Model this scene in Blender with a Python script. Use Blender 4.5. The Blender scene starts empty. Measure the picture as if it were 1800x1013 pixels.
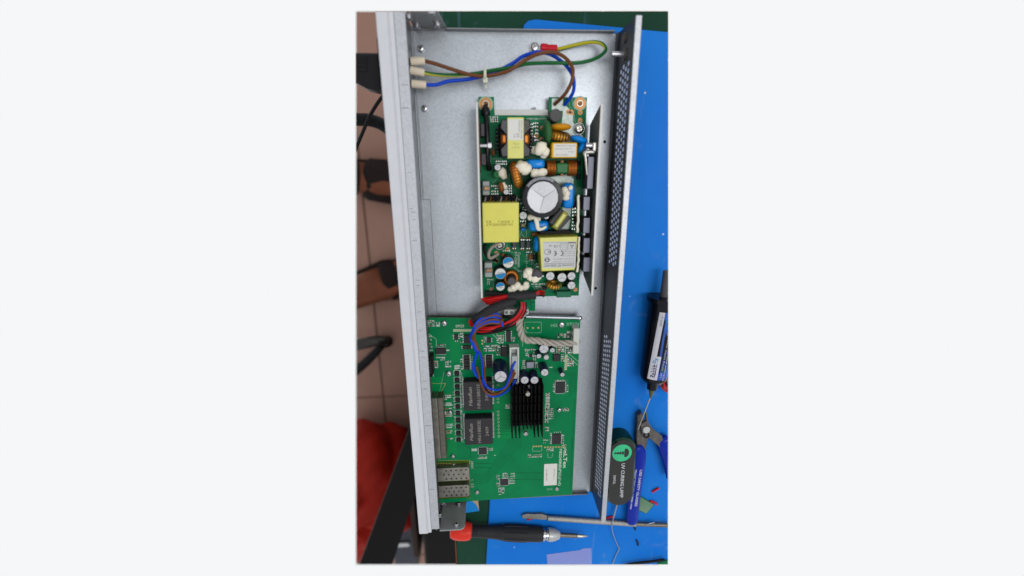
import bpy, bmesh, math, random
from math import sin, cos, pi, radians
from mathutils import Vector, Matrix, Euler

random.seed(7)
scene = bpy.context.scene
S = 0.001                                   # everything below is written in millimetres

# ------------------------------------------------------------------ camera, world, lamp, exposure
CAM = Vector((53.52, 336.11, 363.22))
ROT = Euler((-0.283424, -0.063829, -0.004653), 'XYZ').to_matrix()
FOC = 733.94                                # focal length in pixels of the 1800 wide photograph
cd = bpy.data.cameras.new('camera'); cam = bpy.data.objects.new('camera', cd)
scene.collection.objects.link(cam); scene.camera = cam
cam.location = CAM * S; cam.rotation_euler = ROT.to_euler()
cd.sensor_width = 36; cd.lens = 36 * FOC / 1800; cd.clip_start = 0.01; cd.clip_end = 50
cd.dof.use_dof = True; cd.dof.focus_distance = .40; cd.dof.aperture_fstop = 3.0

world = bpy.data.worlds.new('World'); scene.world = world; world.use_nodes = True
bg = world.node_tree.nodes['Background']
bg.inputs[0].default_value = (0.913, 0.930, 0.939, 1); bg.inputs[1].default_value = 1.0

ld = bpy.data.lights.new('ceiling_light', 'AREA'); ld.shape = 'RECTANGLE'; ld.size = 0.5; ld.size_y = 1.1
ld.energy = 13; ld.color = (1.0, 0.98, 0.95)
lamp = bpy.data.objects.new('ceiling_light', ld); scene.collection.objects.link(lamp)
lamp.location = (0.75, 0.35, 1.55)
lamp.rotation_euler = (Vector((0.08, 0.2, 0)) - lamp.location).to_track_quat('-Z', 'Y').to_euler()

vs = scene.view_settings
vs.view_transform = 'Standard'; vs.look = 'None'; vs.exposure = 0.0; vs.gamma = 1.0; vs.use_curve_mapping = False
scene.cycles.max_bounces = 6

# ------------------------------------------------------------------ picture geometry helpers
def ray(px, py):
    return ROT @ Vector(((px - 900) / FOC, -(py - 507) / FOC, -1))
def at(px, py, z):
    d = ray(px, py); t = (z - CAM.z) / d.z
    return CAM + d * t
def at_x(px, py, x):
    d = ray(px, py); t = (x - CAM.x) / d.x
    return CAM + d * t
def at_y(px, py, y):
    d = ray(px, py); t = (y - CAM.y) / d.y
    return CAM + d * t
VIEWS = {0: (0, 0, 1), 1: (620, 10, .18754), 2: (900, 10, .18754), 3: (820, 160, .18759), 4: (820, 340, .18759),
         5: (740, 510, .20732), 6: (740, 690, .20732), 7: (1000, 500, .25666), 8: (1000, 740, .25666),
         9: (800, 850, .21111), 10: (620, 700, .2963), 11: (620, 180, .27668), 12: (620, 440, .27634)}
def px(v, x, y):
    a, b, s = VIEWS[v]; return (a + x * s, b + y * s)
def L(v, x, y, z):
    return at(*px(v, x, y), z)
def rect(v, x0, y0, x1, y1, z):
    a = L(v, x0, y0, z); b = L(v, x1, y1, z); c = L(v, x0, y1, z); d = L(v, x1, y0, z)
    return ((a.x + c.x) / 2, (b.x + d.x) / 2, (b.y + c.y) / 2, (a.y + d.y) / 2)
def mm(v, n, z=10, y=400):                 # length in mm of n zoom pixels around that height of the picture
    return (L(v, 500 + n, y, z) - L(v, 500, y, z)).length

# ------------------------------------------------------------------ materials
MATS = {}
LIGHT = 1.6
def lin(c):
    c /= 255; return c / 12.92 if c <= .04045 else ((c + .055) / 1.055) ** 2.4
def mat(name, rgb, rough=.5, metal=0., k=None, noise=0., nscale=300., bump=0., bscale=900., spec=.12, coat=0., alpha=1., trans=0., rgb2=None, stretch=None, anis=None):
    k = (1.4 if metal > .3 else LIGHT) * (k or 1)
    m = bpy.data.materials.new(name); m.use_nodes = True
    nt = m.node_tree; b = nt.nodes['Principled BSDF']
    col = tuple(min(.95, lin(c) / k) for c in rgb) + (1,)
    b.inputs['Base Color'].default_value = col
    b.inputs['Roughness'].default_value = rough; b.inputs['Metallic'].default_value = metal
    b.inputs['Specular IOR Level'].default_value = spec
    b.inputs['Coat Weight'].default_value = coat * .4; b.inputs['Coat Roughness'].default_value = .15
    if trans: b.inputs['Transmission Weight'].default_value = trans
    if alpha < 1: b.inputs['Alpha'].default_value = alpha
    if noise or bump:
        tc = nt.nodes.new('ShaderNodeTexCoord'); mp = nt.nodes.new('ShaderNodeMapping')
        nt.links.new(tc.outputs['Object'], mp.inputs['Vector'])
        if stretch: mp.inputs['Scale'].default_value = stretch
    if noise:
        n = nt.nodes.new('ShaderNodeTexNoise'); n.inputs['Scale'].default_value = nscale; n.inputs['Detail'].default_value = 6; n.inputs['Roughness'].default_value = .65
        nt.links.new(mp.outputs[0], n.inputs['Vector'])
        r = nt.nodes.new('ShaderNodeValToRGB'); r.color_ramp.elements[0].position = .3; r.color_ramp.elements[1].position = .7
        c2 = tuple(min(.95, lin(c) / k) for c in rgb2) + (1,) if rgb2 else tuple(min(.95, c * (1 + noise)) for c in col[:3]) + (1,)
        c1 = col if rgb2 else tuple(c * (1 - noise) for c in col[:3]) + (1,)
        r.color_ramp.elements[0].color = c1; r.color_ramp.elements[1].color = c2
        nt.links.new(n.outputs['Fac'], r.inputs['Fac']); nt.links.new(r.outputs['Color'], b.inputs['Base Color'])
    if bump:
        n2 = nt.nodes.new('ShaderNodeTexNoise'); n2.inputs['Scale'].default_value = bscale; n2.inputs['Detail'].default_value = 4
        nt.links.new(mp.outputs[0], n2.inputs['Vector'])
        bp = nt.nodes.new('ShaderNodeBump'); bp.inputs['Strength'].default_value = bump; bp.inputs['Distance'].default_value = .0006
        nt.links.new(n2.outputs['Fac'], bp.inputs['Height']); nt.links.new(bp.outputs[0], b.inputs['Normal'])
    MATS[name] = m; return m

def galvanised(name, rgb, rough, spread=.2, smear=.14):
    """zinc plated sheet: fine spangle, soft smears, scuffs in the gloss"""
    m = mat(name, rgb, rough, .92)
    nt = m.node_tree; b = nt.nodes['Principled BSDF']; col = b.inputs['Base Color'].default_value[:3]
    tc = nt.nodes.new('ShaderNodeTexCoord')
    v = nt.nodes.new('ShaderNodeTexVoronoi'); v.inputs['Scale'].default_value = 900
    n = nt.nodes.new('ShaderNodeTexNoise'); n.inputs['Scale'].default_value = 26; n.inputs['Detail'].default_value = 5; n.inputs['Distortion'].default_value = .8
    n3 = nt.nodes.new('ShaderNodeTexNoise'); n3.inputs['Scale'].default_value = 1500; n3.inputs['Detail'].default_value = 3
    for q in (v, n, n3): nt.links.new(tc.outputs['Object'], q.inputs['Vector'])
    bw = nt.nodes.new('ShaderNodeSeparateColor'); nt.links.new(v.outputs['Color'], bw.inputs[0])
    a = nt.nodes.new('ShaderNodeMath'); a.operation = 'MULTIPLY_ADD'; a.inputs[1].default_value = spread; a.inputs[2].default_value = 1 - spread / 2 - smear / 2
    nt.links.new(bw.outputs[0], a.inputs[0])
    c = nt.nodes.new('ShaderNodeMath'); c.operation = 'MULTIPLY_ADD'; c.inputs[1].default_value = smear
    nt.links.new(n.outputs['Fac'], c.inputs[0]); nt.links.new(a.outputs[0], c.inputs[2])
    e = nt.nodes.new('ShaderNodeMath'); e.operation = 'MULTIPLY_ADD'; e.inputs[1].default_value = spread * 1.2
    nt.links.new(n3.outputs['Fac'], e.inputs[0]); nt.links.new(c.outputs[0], e.inputs[2])
    f = nt.nodes.new('ShaderNodeMath'); f.operation = 'SUBTRACT'; f.inputs[1].default_value = spread * .6
    nt.links.new(e.outputs[0], f.inputs[0])
    h = nt.nodes.new('ShaderNodeVectorMath'); h.operation = 'SCALE'; h.inputs[0].default_value = col
    nt.links.new(f.outputs[0], h.inputs['Scale']); nt.links.new(h.outputs[0], b.inputs['Base Color'])
    r = nt.nodes.new('ShaderNodeMapRange'); r.inputs['To Min'].default_value = rough - .1; r.inputs['To Max'].default_value = rough + .12
    nt.links.new(n.outputs['Fac'], r.inputs['Value']); nt.links.new(r.outputs[0], b.inputs['Roughness'])
    return m

galvanised('galvanised', (184, 190, 198), .36, .17, .12)
galvanised('shaded_wall_steel', (98, 101, 108), .45)  # same sheet as the case, darkened for the shade on its inner face
galvanised('galvanised_rough', (200, 203, 210), .55, .16, .12)
galvanised('galvanised_dull', (140, 143, 146), .5)
mat('panel_paint', (220, 222, 229), .42, noise=.03, nscale=120, bump=.12, bscale=2600)
mat('zinc', (205, 205, 212), .28, .95, k=1, noise=.12, nscale=900)
mat('steel', (190, 188, 182), .33, 1, k=1, noise=.2, nscale=500)
mat('steel_dark', (122, 116, 108), .42, .9, k=1, noise=.25, nscale=300)
mat('nickel', (152, 148, 140), .38, .9, k=1, noise=.25, nscale=160)
mat('tin', (212, 214, 216), .25, .9, k=1)
mat('solder_white', (226, 232, 228), .4, .2, k=.9, noise=.3, nscale=420, rgb2=(178, 196, 188))
mat('aluminium_grey', (120, 122, 122), .45, .75, k=1, noise=.1, nscale=200)
mat('heatsink_edge', (225, 224, 222), .5)
mat('pcb_green', (0, 138, 82), .3, spec=.1, noise=.25, nscale=35, rgb2=(0, 122, 74))
mat('pcb_dark', (0, 108, 70), .3, spec=.1, noise=.25, nscale=60, rgb2=(0, 140, 90))
mat('pcb_copper_fill', (0, 142, 78), .3, spec=.1)
mat('trace', (0, 108, 68), .3, spec=.1)
mat('pcb_olive', (72, 96, 24), .4, noise=.2, nscale=200)
mat('pcb_edge', (120, 130, 90), .6)
mat('silkscreen', (214, 226, 214), .6)
mat('silk_soft', (160, 200, 178), .6)
mat('pad_gold', (205, 190, 120), .35, .5, k=1)
mat('copper_pad', (186, 134, 86), .4, .6, k=1, noise=.2, nscale=600)
mat('copper', (190, 116, 52), .32, .7, k=1, noise=.25, nscale=900)
mat('copper_gold', (196, 140, 50), .3, .6, k=1, noise=.3, nscale=700)
mat('copper_red', (150, 84, 70), .45, .3)
mat('chip_black', (42, 42, 46), .5, noise=.12, nscale=700)
mat('chip_top', (56, 55, 58), .55, noise=.15, nscale=900)
mat('chip_grey', (88, 86, 92), .55)
mat('chip_print', (142, 140, 134), .6)
mat('lavender_grey', (158, 160, 178), .45, noise=.05, nscale=400)
mat('ferrite', (92, 92, 96), .6, noise=.15, nscale=400)
mat('black_plastic', (26, 26, 29), .42, noise=.2, nscale=300, bump=.15)
mat('black_rubber', (22, 22, 25), .55, bump=.2)
mat('sleeve_black', (50, 49, 52), .55, noise=.15, nscale=200, bump=.3, bscale=500)
mat('anodised_black', (14, 14, 16), .35, .3, k=1, noise=.2, nscale=400)
mat('tape_yellow', (228, 222, 106), .35, noise=.05, nscale=60, coat=.4)
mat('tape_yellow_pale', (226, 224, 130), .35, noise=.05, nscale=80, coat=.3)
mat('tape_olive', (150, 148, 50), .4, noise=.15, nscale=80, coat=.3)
mat('box_yellow', (238, 186, 34), .4, coat=.3)
mat('label_white', (228, 228, 224), .45, noise=.03, nscale=60)
mat('label_grey', (206, 208, 210), .4, noise=.04, nscale=80)
mat('ink', (62, 62, 62), .6)
mat('ink_soft', (120, 118, 112), .6)
mat('ink_yellow', (132, 122, 52), .6)
mat('blue_epoxy', (0, 140, 236), .25, coat=.5, noise=.06, nscale=300)
mat('blue_top', (20, 140, 205), .4)
mat('green_epoxy', (52, 106, 62), .35, coat=.3, noise=.1, nscale=300)
mat('orange_epoxy', (222, 150, 20), .3, coat=.4)
mat('brown_epoxy', (150, 92, 44), .35, coat=.3)
mat('silicone', (236, 230, 212), .4, k=.85, noise=.06, nscale=300, bump=.3, bscale=400)
mat('cap_sleeve', (24, 28, 66), .3, coat=.5)
mat('cap_sleeve_dark', (38, 38, 44), .3, coat=.3)
mat('cap_top', (196, 197, 202), .5, .5, k=1, noise=.08, nscale=500)
mat('cap_groove', (130, 128, 130), .5, .5)
mat('thermistor', (92, 92, 94), .6, noise=.15, nscale=900, bump=.2)
mat('terminal_green', (46, 112, 84), .5)
mat('choke_green', (34, 112, 62), .4, coat=.2)
mat('connector_white', (208, 212, 208), .4, noise=.03, nscale=100)
mat('connector_clear', (176, 184, 184), .3, noise=.05, nscale=200)
mat('wire_blue', (6, 70, 204), .35, spec=.1, coat=.2)
mat('wire_brown', (112, 66, 34), .35, coat=.3)
mat('wire_green', (8, 98, 44), .35, coat=.3)
mat('wire_yellow', (196, 188, 40), .35, coat=.3)
mat('wire_red', (206, 22, 26), .35, coat=.3)
mat('wire_black', (24, 24, 26), .35, coat=.3)
mat('wire_grey', (178, 172, 162), .5, noise=.08, nscale=300)
mat('sleeve_cream', (240, 226, 204), .5)
mat('crimp_red', (206, 16, 40), .3, coat=.3)
mat('tie_white', (222, 224, 206), .45)
mat('insulator_white', (232, 234, 232), .45)
mat('syringe_black', (14, 15, 24), .22, coat=.4)
mat('label_blue', (66, 74, 172), .35, noise=.12, nscale=60, rgb2=(52, 118, 206))
mat('label_lilac', (214, 214, 226), .35)
mat('ink_navy', (30, 30, 80), .5)
mat('print_white', (225, 230, 240), .5)
mat('grip_blue', (0, 40, 168), .28, spec=.1, coat=.15, noise=.05, nscale=60)
mat('jaw_steel', (104, 100, 98), .5, .7, k=1, noise=.3, nscale=250, bump=.2)
mat('lamp_black', (24, 25, 24), .18, spec=.35, coat=.5, noise=.35, nscale=120)
mat('lamp_green_body', (16, 62, 44), .25, coat=.5)
mat('logo_green', (70, 208, 150), .4)
mat('driver_red', (232, 52, 36), .4, coat=.2)
mat('grip_black', (46, 46, 50), .48, noise=.12, nscale=100, bump=.1)
mat('ferrule_grey', (186, 188, 190), .35, .4, k=1)
mat('chrome', (200, 200, 204), .18, 1, k=1)
mat('paper_lilac', (142, 156, 226), .6, noise=.05, nscale=30, bump=.1, bscale=60)
mat('tape_blue', (28, 140, 226), .5, noise=.06, nscale=60)
mat('tape_tan', (186, 168, 138), .6)
mat('knurled', (178, 176, 172), .4, .9, noise=.75, nscale=2200, bump=.8, bscale=2200)
mat('solder_wire', (176, 180, 190), .3, .9, k=1)
mat('floor_tile', (168, 130, 116), .6, noise=.07, nscale=9, bump=.05, bscale=200)
mat('floor_grout', (122, 92, 80), .8)
mat('skin', (124, 72, 50), .5, noise=.12, nscale=20)
mat('sandal', (36, 27, 25), .7, noise=.2, nscale=60, bump=.4, bscale=200)
mat('bag_red', (158, 30, 16), .6, coat=0., noise=.2, nscale=14)
mat('cabinet_black', (16, 14, 14), .6)
mat('strap_black', (18, 17, 18), .7, bump=.3, bscale=300)
mat('box_grey', (78, 80, 90), .45, .3, noise=.12, nscale=40)
mat('board_brown', (62, 50, 44), .7, noise=.2, nscale=30)
mat('bench_edge', (112, 66, 40), .6, noise=.2, nscale=40)
mat('lit_cut_edge', (176, 184, 204), .5)  # hole rims of the rear wall, coloured pale for the light they catch
mat('bracket_metal', (150, 152, 154), .5, .35, noise=.1, nscale=60)
mat('hole_black', (10, 10, 11), .7)
mat('stool_metal', (70, 68, 66), .3, .8, noise=.2, nscale=40)
mat('needle_hub', (96, 96, 40), .3, coat=.3)
mat('bag_grey', (150, 146, 134), .5, noise=.1, nscale=30)

def mat_mat(name, rgb, rgb2, speck, smear):
    """work surface: flat colour with worn patches, pale smears and specks of debris"""
    m = mat(name, rgb, .45, spec=.06)
    nt = m.node_tree; b = nt.nodes['Principled BSDF']; tc = nt.nodes.new('ShaderNodeTexCoord')
    def noise(sc, det, dist=0, scl=None):
        n = nt.nodes.new('ShaderNodeTexNoise'); n.inputs['Scale'].default_value = sc; n.inputs['Detail'].default_value = det; n.inputs['Distortion'].default_value = dist
        if scl:
            mp = nt.nodes.new('ShaderNodeMapping'); mp.inputs['Scale'].default_value = scl[0]; mp.inputs['Rotation'].default_value = (0, 0, scl[1])
            nt.links.new(tc.outputs['Object'], mp.inputs['Vector']); nt.links.new(mp.outputs[0], n.inputs['Vector'])
        else: nt.links.new(tc.outputs['Object'], n.inputs['Vector'])
        return n.outputs['Fac']
    def ramp(src, a, c):
        r = nt.nodes.new('ShaderNodeMapRange'); r.inputs['From Min'].default_value = a; r.inputs['From Max'].default_value = c
        nt.links.new(src, r.inputs['Value']); return r.outputs[0]
    def mix(f, c1, c2):
        x = nt.nodes.new('ShaderNodeMix'); x.data_type = 'RGBA'; nt.links.new(f, x.inputs[0])
        for i, c in ((6, c1), (7, c2)):
            if isinstance(c, tuple): x.inputs[i].default_value = c
            else: nt.links.new(c, x.inputs[i])
        return x.outputs[2]
    def mul(f, k):
        q = nt.nodes.new('ShaderNodeMath'); q.operation = 'MULTIPLY'; nt.links.new(f, q.inputs[0])
        if isinstance(k, float): q.inputs[1].default_value = k
        else: nt.links.new(k, q.inputs[1])
        return q.outputs[0]
    c1 = tuple(lin(v) / LIGHT for v in rgb) + (1,); c2 = tuple(lin(v) / LIGHT for v in rgb2) + (1,)
    base = mix(ramp(noise(9, 4), .35, .68), c1, c2)
    base = mix(mul(ramp(noise(900, 2), .35, .7), .12), base, c2)
    base = mix(mul(ramp(noise(34, 6, 1.2), .62, .8), smear), base, tuple(lin(v) / LIGHT for v in (150, 165, 205)) + (1,))
    base = mix(mul(ramp(noise(120, 3, 0, ((1, .06, 1), .6)), .68, .76), smear * 1.2), base, tuple(lin(v) / LIGHT for v in (150, 175, 215)) + (1,))
    base = mix(mul(ramp(noise(60, 3, 0, ((1, .05, 1), -.9)), .70, .76), smear), base, tuple(lin(v) / LIGHT for v in (130, 160, 215)) + (1,))
    v = nt.nodes.new('ShaderNodeTexVoronoi'); v.inputs['Scale'].default_value = 75; nt.links.new(tc.outputs['Object'], v.inputs['Vector'])
    sc_ = nt.nodes.new('ShaderNodeSeparateColor'); nt.links.new(v.outputs['Color'], sc_.inputs[0])
    sp = mul(ramp(v.outputs['Distance'], .085, .05), ramp(sc_.outputs[0], .78, .8))
    base = mix(mul(sp, speck), base, tuple(lin(c) / LIGHT for c in (205, 220, 240)) + (1,))
    nt.links.new(base, b.inputs['Base Color'])
    r = nt.nodes.new('ShaderNodeMapRange'); r.inputs['To Min'].default_value = .32; r.inputs['To Max'].default_value = .6
    nt.links.new(noise(30, 4), r.inputs['Value']); nt.links.new(r.outputs[0], b.inputs['Roughness'])
mat_mat('mat_blue', (16, 120, 226), (32, 132, 230), .9, .3)
mat_mat('bench_green', (22, 62, 46), (34, 78, 62), .35, .12)

# ------------------------------------------------------------------ mesh builder
def catmull(pts, sub=6):
    pts = [Vector(p) for p in pts]
    if len(pts) < 3: return pts
    out = []
    for i in range(len(pts) - 1):
        p0 = pts[max(i - 1, 0)]; p1 = pts[i]; p2 = pts[i + 1]; p3 = pts[min(i + 2, len(pts) - 1)]
        for k in range(sub):
            t = k / sub
            out.append(.5 * ((2 * p1) + (p2 - p0) * t + (2 * p0 - 5 * p1 + 4 * p2 - p3) * t * t + (3 * p1 - p0 - 3 * p2 + p3) * t ** 3))
    out.append(pts[-1]); return out
def frames(path):
    """parallel transported frames along a path"""
    n = len(path); T = []
    for i in range(n):
        t = path[min(i + 1, n - 1)] - path[max(i - 1, 0)]
        T.append(t.normalized() if t.length > 1e-9 else Vector((0, 0, 1)))
    u = T[0].orthogonal().normalized()
    if abs(T[0].z) < .9: u = (Vector((0, 0, 1)) - T[0] * T[0].z).normalized()
    res = []
    for i in range(n):
        u = (u - T[i] * u.dot(T[i])); u = u.normalized() if u.length > 1e-6 else T[i].orthogonal().normalized()
        res.append((u, T[i].cross(u)))
    return res
ORIGIN = {}
class MB:
    def __init__(self): self.v = []; self.f = []; self.m = []; self.s = []; self.names = []
    def mi(self, m):
        if m not in self.names: self.names.append(m)
        return self.names.index(m)
    def add(self, vs, fs, m, smooth=False):
        o = len(self.v); self.v += [Vector(p) for p in vs]; i = self.mi(m) if isinstance(m, str) else None
        for k, f in enumerate(fs):
            self.f.append([o + q for q in f]); self.m.append(i if i is not None else self.mi(m[k])); self.s.append(smooth)
        return self
    def box(self, x0, x1, y0, y1, z0, z1, m, ch=0., rot=0., top=None, M=None):
        cx, cy, cz = (x0 + x1) / 2, (y0 + y1) / 2, (z0 + z1) / 2
        hx, hy, hz = abs(x1 - x0) / 2, abs(y1 - y0) / 2, abs(z1 - z0) / 2
        R = Matrix.Rotation(rot, 3, 'Z') if M is None else M
        def w(x, y, z): return Vector((cx, cy, cz)) + R @ Vector((x, y, z))
        top = top or m
        if ch <= 0:
            vs = [w(x * hx, y * hy, z * hz) for z in (-1, 1) for x, y in ((-1, -1), (1, -1), (1, 1), (-1, 1))]
            fs = [(3, 2, 1, 0), (4, 5, 6, 7)] + [(i, (i + 1) % 4, 4 + (i + 1) % 4, 4 + i) for i in range(4)]
            return self.add(vs, fs, [m, top, m, m, m, m])
        c = min(ch, hx * .9, hy * .9, hz * .9); vs = []
        def ring(ix, iy, z):
            return [w(x, y, z) for x, y in ((-hx + ix, -hy), (hx - ix, -hy), (hx, -hy + iy), (hx, hy - iy), (hx - ix, hy), (-hx + ix, hy), (-hx, hy - iy), (-hx, -hy + iy))]
        def inner(z):
            a, b = hx - c, hy - c; e = c * .35
            return [w(x, y, z) for x, y in ((-a + e, -b), (a - e, -b), (a, -b + e), (a, b - e), (a - e, b), (-a + e, b), (-a, b - e), (-a, -b + e))]
        vs = inner(-hz) + ring(c, c, -hz + c) + ring(c, c, hz - c) + inner(hz)
        fs = [tuple(range(7, -1, -1))]; ms = [m]
        for r in range(3):
            for i in range(8):
                fs.append((r * 8 + i, r * 8 + (i + 1) % 8, (r + 1) * 8 + (i + 1) % 8, (r + 1) * 8 + i)); ms.append(m)
        fs.append(tuple(range(24, 32))); ms.append(top)
        return self.add(vs, fs, ms)
    def lathe(self, o, axis, prof, ms, n=20, smooth=True):
        """prof: (radius, height) pairs; ms: material or one per band"""
        o = Vector(o); a = Vector(axis).normalized(); u = a.orthogonal().normalized(); v = a.cross(u); vs = []
        for r, h in prof:
            for i in range(n):
                t = 2 * pi * i / n; vs.append(o + a * h + (u * cos(t) + v * sin(t)) * max(r, 1e-4))
        for k in range(len(prof) - 1):
            m = ms if isinstance(ms, str) else ms[k]
            base = len(self.v)
            fs = [(i, (i + 1) % n, n + (i + 1) % n, n + i) for i in range(n)]
            self.add(vs[k * n:(k + 2) * n], fs, m, smooth and abs(prof[k][1] - prof[k + 1][1]) > 1e-6)
        m0 = ms if isinstance(ms, str) else ms[0]; m1 = ms if isinstance(ms, str) else ms[-1]
        if prof[0][0] > .01: self.add(vs[:n], [tuple(range(n - 1, -1, -1))], m0)
        if prof[-1][0] > .01: self.add(vs[-n:], [tuple(range(n))], m1)
        return self
    def cyl(self, c, r, h, m, axis=(0, 0, 1), n=16, top=None, ch=0.):
        prof = [(r, 0), (r, h - ch), (r - ch, h), (0, h)] if ch else [(r, 0), (r, h), (0, h)]
        ms = [m] * (len(prof) - 2) + [top or m]
        return self.lathe(c, axis, prof, ms, n)
    def tube(self, path, r, m, n=8, stripe=None, sub=6, cap=True, twist=0.):
        P = catmull(path, sub) if sub else [Vector(p) for p in path]; F = frames(P); vs = []
        for i, p in enumerate(P):
            rr = r(i / (len(P) - 1)) if callable(r) else r
            u, v = F[i]
            for k in range(n):
                t = 2 * pi * k / n + twist * i; vs.append(p + (u * cos(t) + v * sin(t)) * rr)
        fs = []; ms = []
        for i in range(len(P) - 1):
            for k in range(n):
                fs.append((i * n + k, i * n + (k + 1) % n, (i + 1) * n + (k + 1) % n, (i + 1) * n + k))
                ms.append(stripe[1] if stripe and k in stripe[0] else m)
        self.add(vs, fs, ms, True)
        if cap: self.add(vs[:n], [tuple(range(n - 1, -1, -1))], m); self.add(vs[-n:], [tuple(range(n))], m)
        return self
    def prism(self, poly, z0, z1, m, top=None, ch=0.):
        poly = [Vector((p[0], p[1])) for p in poly]
        ar = sum(poly[i].x * poly[(i + 1) % len(poly)].y - poly[(i + 1) % len(poly)].x * poly[i].y for i in range(len(poly)))
        if ar < 0: poly.reverse()
        n = len(poly)
        rings = [(poly, z0), (poly, z1 - ch)]
        if ch:
            ins = []
            for i in range(n):
                a = (poly[i] - poly[i - 1]).normalized(); b = (poly[(i + 1) % n] - poly[i]).normalized()
                na = Vector((-a.y, a.x)); nb = Vector((-b.y, b.x)); q = na + nb
                ins.append(poly[i] + q / max(q.length_squared / 2, .3) * ch)
            rings.append((ins, z1))
        vs = [(p.x, p.y, z) for r, z in rings for p in r]; fs = [tuple(range(n - 1, -1, -1))]; ms = [m]
        for k in range(len(rings) - 1):
            for i in range(n): fs.append((k * n + i, k * n + (i + 1) % n, (k + 1) * n + (i + 1) % n, (k + 1) * n + i)); ms.append(m)
        fs.append(tuple(range((len(rings) - 1) * n, len(rings) * n))); ms.append(top or m)
        return self.add(vs, fs, ms)
    def blob(self, c, r, m, rot=0., lump=0., nu=14, nv=9, M=None, seed=0, e=1.):
        c = Vector(c); R = M or Matrix.Rotation(rot, 3, 'Z'); vs = []; rnd = random.Random(seed)
        ph = [(rnd.uniform(1.5, 3.5), rnd.uniform(0, 6.3), rnd.uniform(0, 6.3)) for _ in range(4)]
        for j in range(nv + 1):
            th = pi * j / nv
            for i in range(nu):
                f = 2 * pi * i / nu; d = Vector((sin(th) * cos(f), sin(th) * sin(f), cos(th)))
                if e != 1: d = Vector([math.copysign(abs(q) ** e, q) for q in d])
                k = 1 + lump * sum(sin(a * d.x * 2 + b) * sin(a * d.y * 2 + e) for a, b, e in ph)
                vs.append(c + R @ Vector((d.x * r[0] * k, d.y * r[1] * k, d.z * r[2] * k)))
        fs = [(j * nu + i, (j + 1) * nu + i, (j + 1) * nu + (i + 1) % nu, j * nu + (i + 1) % nu) for j in range(nv) for i in range(nu)]
        return self.add(vs, fs, m, True)
    def ring(self, c, R, r, m, axis=(0, 0, 1), N=36, n=10, wind=0, depth=.12, flat=1., a0=0., a1=2 * pi, m2=None):
        c = Vector(c); a = Vector(axis).normalized(); u = a.orthogonal().normalized(); w = a.cross(u)
        if wind: N = int(wind * 4 * (a1 - a0) / (2 * pi))
        full = abs(a1 - a0 - 2 * pi) < 1e-6; cnt = N if full else N + 1; vs = []
        for i in range(cnt):
            t = a0 + (a1 - a0) * i / N; d = u * cos(t) + w * sin(t)
            rr = r * (1 - depth * (i % 4 in (0,))) if wind else r
            for k in range(n):
                p = 2 * pi * k / n; vs.append(c + d * (R + rr * cos(p)) + a * (rr * flat * sin(p)))
        fs = []; ms = []
        for i in range(N):
            j = (i + 1) % cnt
            for k in range(n):
                fs.append((i * n + k, j * n + k, j * n + (k + 1) % n, i * n + (k + 1) % n)); ms.append(m2 if (m2 and i % 4 == 0) else m)
        return self.add(vs, fs, ms, True)
    def text(self, s, c, length, rot, m, height=None, shear=0., h=.06, fn=None, bold=0.):
        cu = bpy.data.curves.new('t', 'FONT'); cu.body = s; cu.shear = shear; cu.resolution_u = 2; cu.offset = bold
        o = bpy.data.objects.new('t', cu); scene.collection.objects.link(o)
        dg = bpy.context.evaluated_depsgraph_get(); me = bpy.data.meshes.new_from_object(o.evaluated_get(dg))
        P = [v.co.copy() for v in me.vertices]; F = [tuple(p.vertices) for p in me.polygons]
        bpy.data.objects.remove(o); bpy.data.curves.remove(cu); bpy.data.meshes.remove(me)
        if not P: return self
        x0 = min(p.x for p in P); x1 = max(p.x for p in P); y0 = min(p.y for p in P); y1 = max(p.y for p in P)
        k = length / (x1 - x0); ky = (height / (y1 - y0)) if height else k; c = Vector(c); R = Matrix.Rotation(radians(rot), 3, 'Z')
        out = []
        for p in P:
            q = Vector(((p.x - (x0 + x1) / 2) * k, (p.y - (y0 + y1) / 2) * ky, 0)); out.append(fn(q) if fn else c + R @ q)
        return self.add(out, F, m)
    def line(self, pts, w, z, m):
        pts = [Vector((p[0], p[1])) for p in pts]
        for a, b in zip(pts, pts[1:]):
            d = (b - a).normalized() if (b - a).length > 1e-6 else Vector((1, 0)); n = Vector((-d.y, d.x)) * w / 2; e = d * w / 2
            self.add([(*(a - e - n), z), (*(b + e - n), z), (*(b + e + n), z), (*(a - e + n), z)], [(0, 1, 2, 3)], m)
        return self
    def build(self, name, parent=None, label=None, cat=None, group=None, kind=None, loc=None):
        me = bpy.data.meshes.new(name)
        xs = [p.x for p in self.v]; ys = [p.y for p in self.v]; zs = [p.z for p in self.v]
        o = Vector(loc) if loc else Vector(((min(xs) + max(xs)) / 2, (min(ys) + max(ys)) / 2, min(zs)))
        me.from_pydata([(p - o) * S for p in self.v], [], self.f)
        for n in self.names: me.materials.append(MATS[n])
        me.polygons.foreach_set('material_index', self.m); me.polygons.foreach_set('use_smooth', self.s)
        me.validate(); me.update()
        ob = bpy.data.objects.new(name, me); scene.collection.objects.link(ob)
        ORIGIN[ob.name] = o
        if parent: ob.parent = parent; ob.location = (o - ORIGIN[parent.name]) * S
        else: ob.location = o * S
        tag(ob, label, cat, group, kind); return ob
def tag(o, label=None, cat=None, group=None, kind=None):
    for k, v in (('label', label), ('category', cat), ('group', group), ('kind', kind)):
        if v: o[k] = v
    return o
def thing(name, loc, label, cat, group=None):
    o = bpy.data.objects.new(name, None); o.empty_display_size = .01; scene.collection.objects.link(o)
    o.location = Vector(loc) * S; ORIGIN[o.name] = Vector(loc); return tag(o, label, cat, group)

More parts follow.
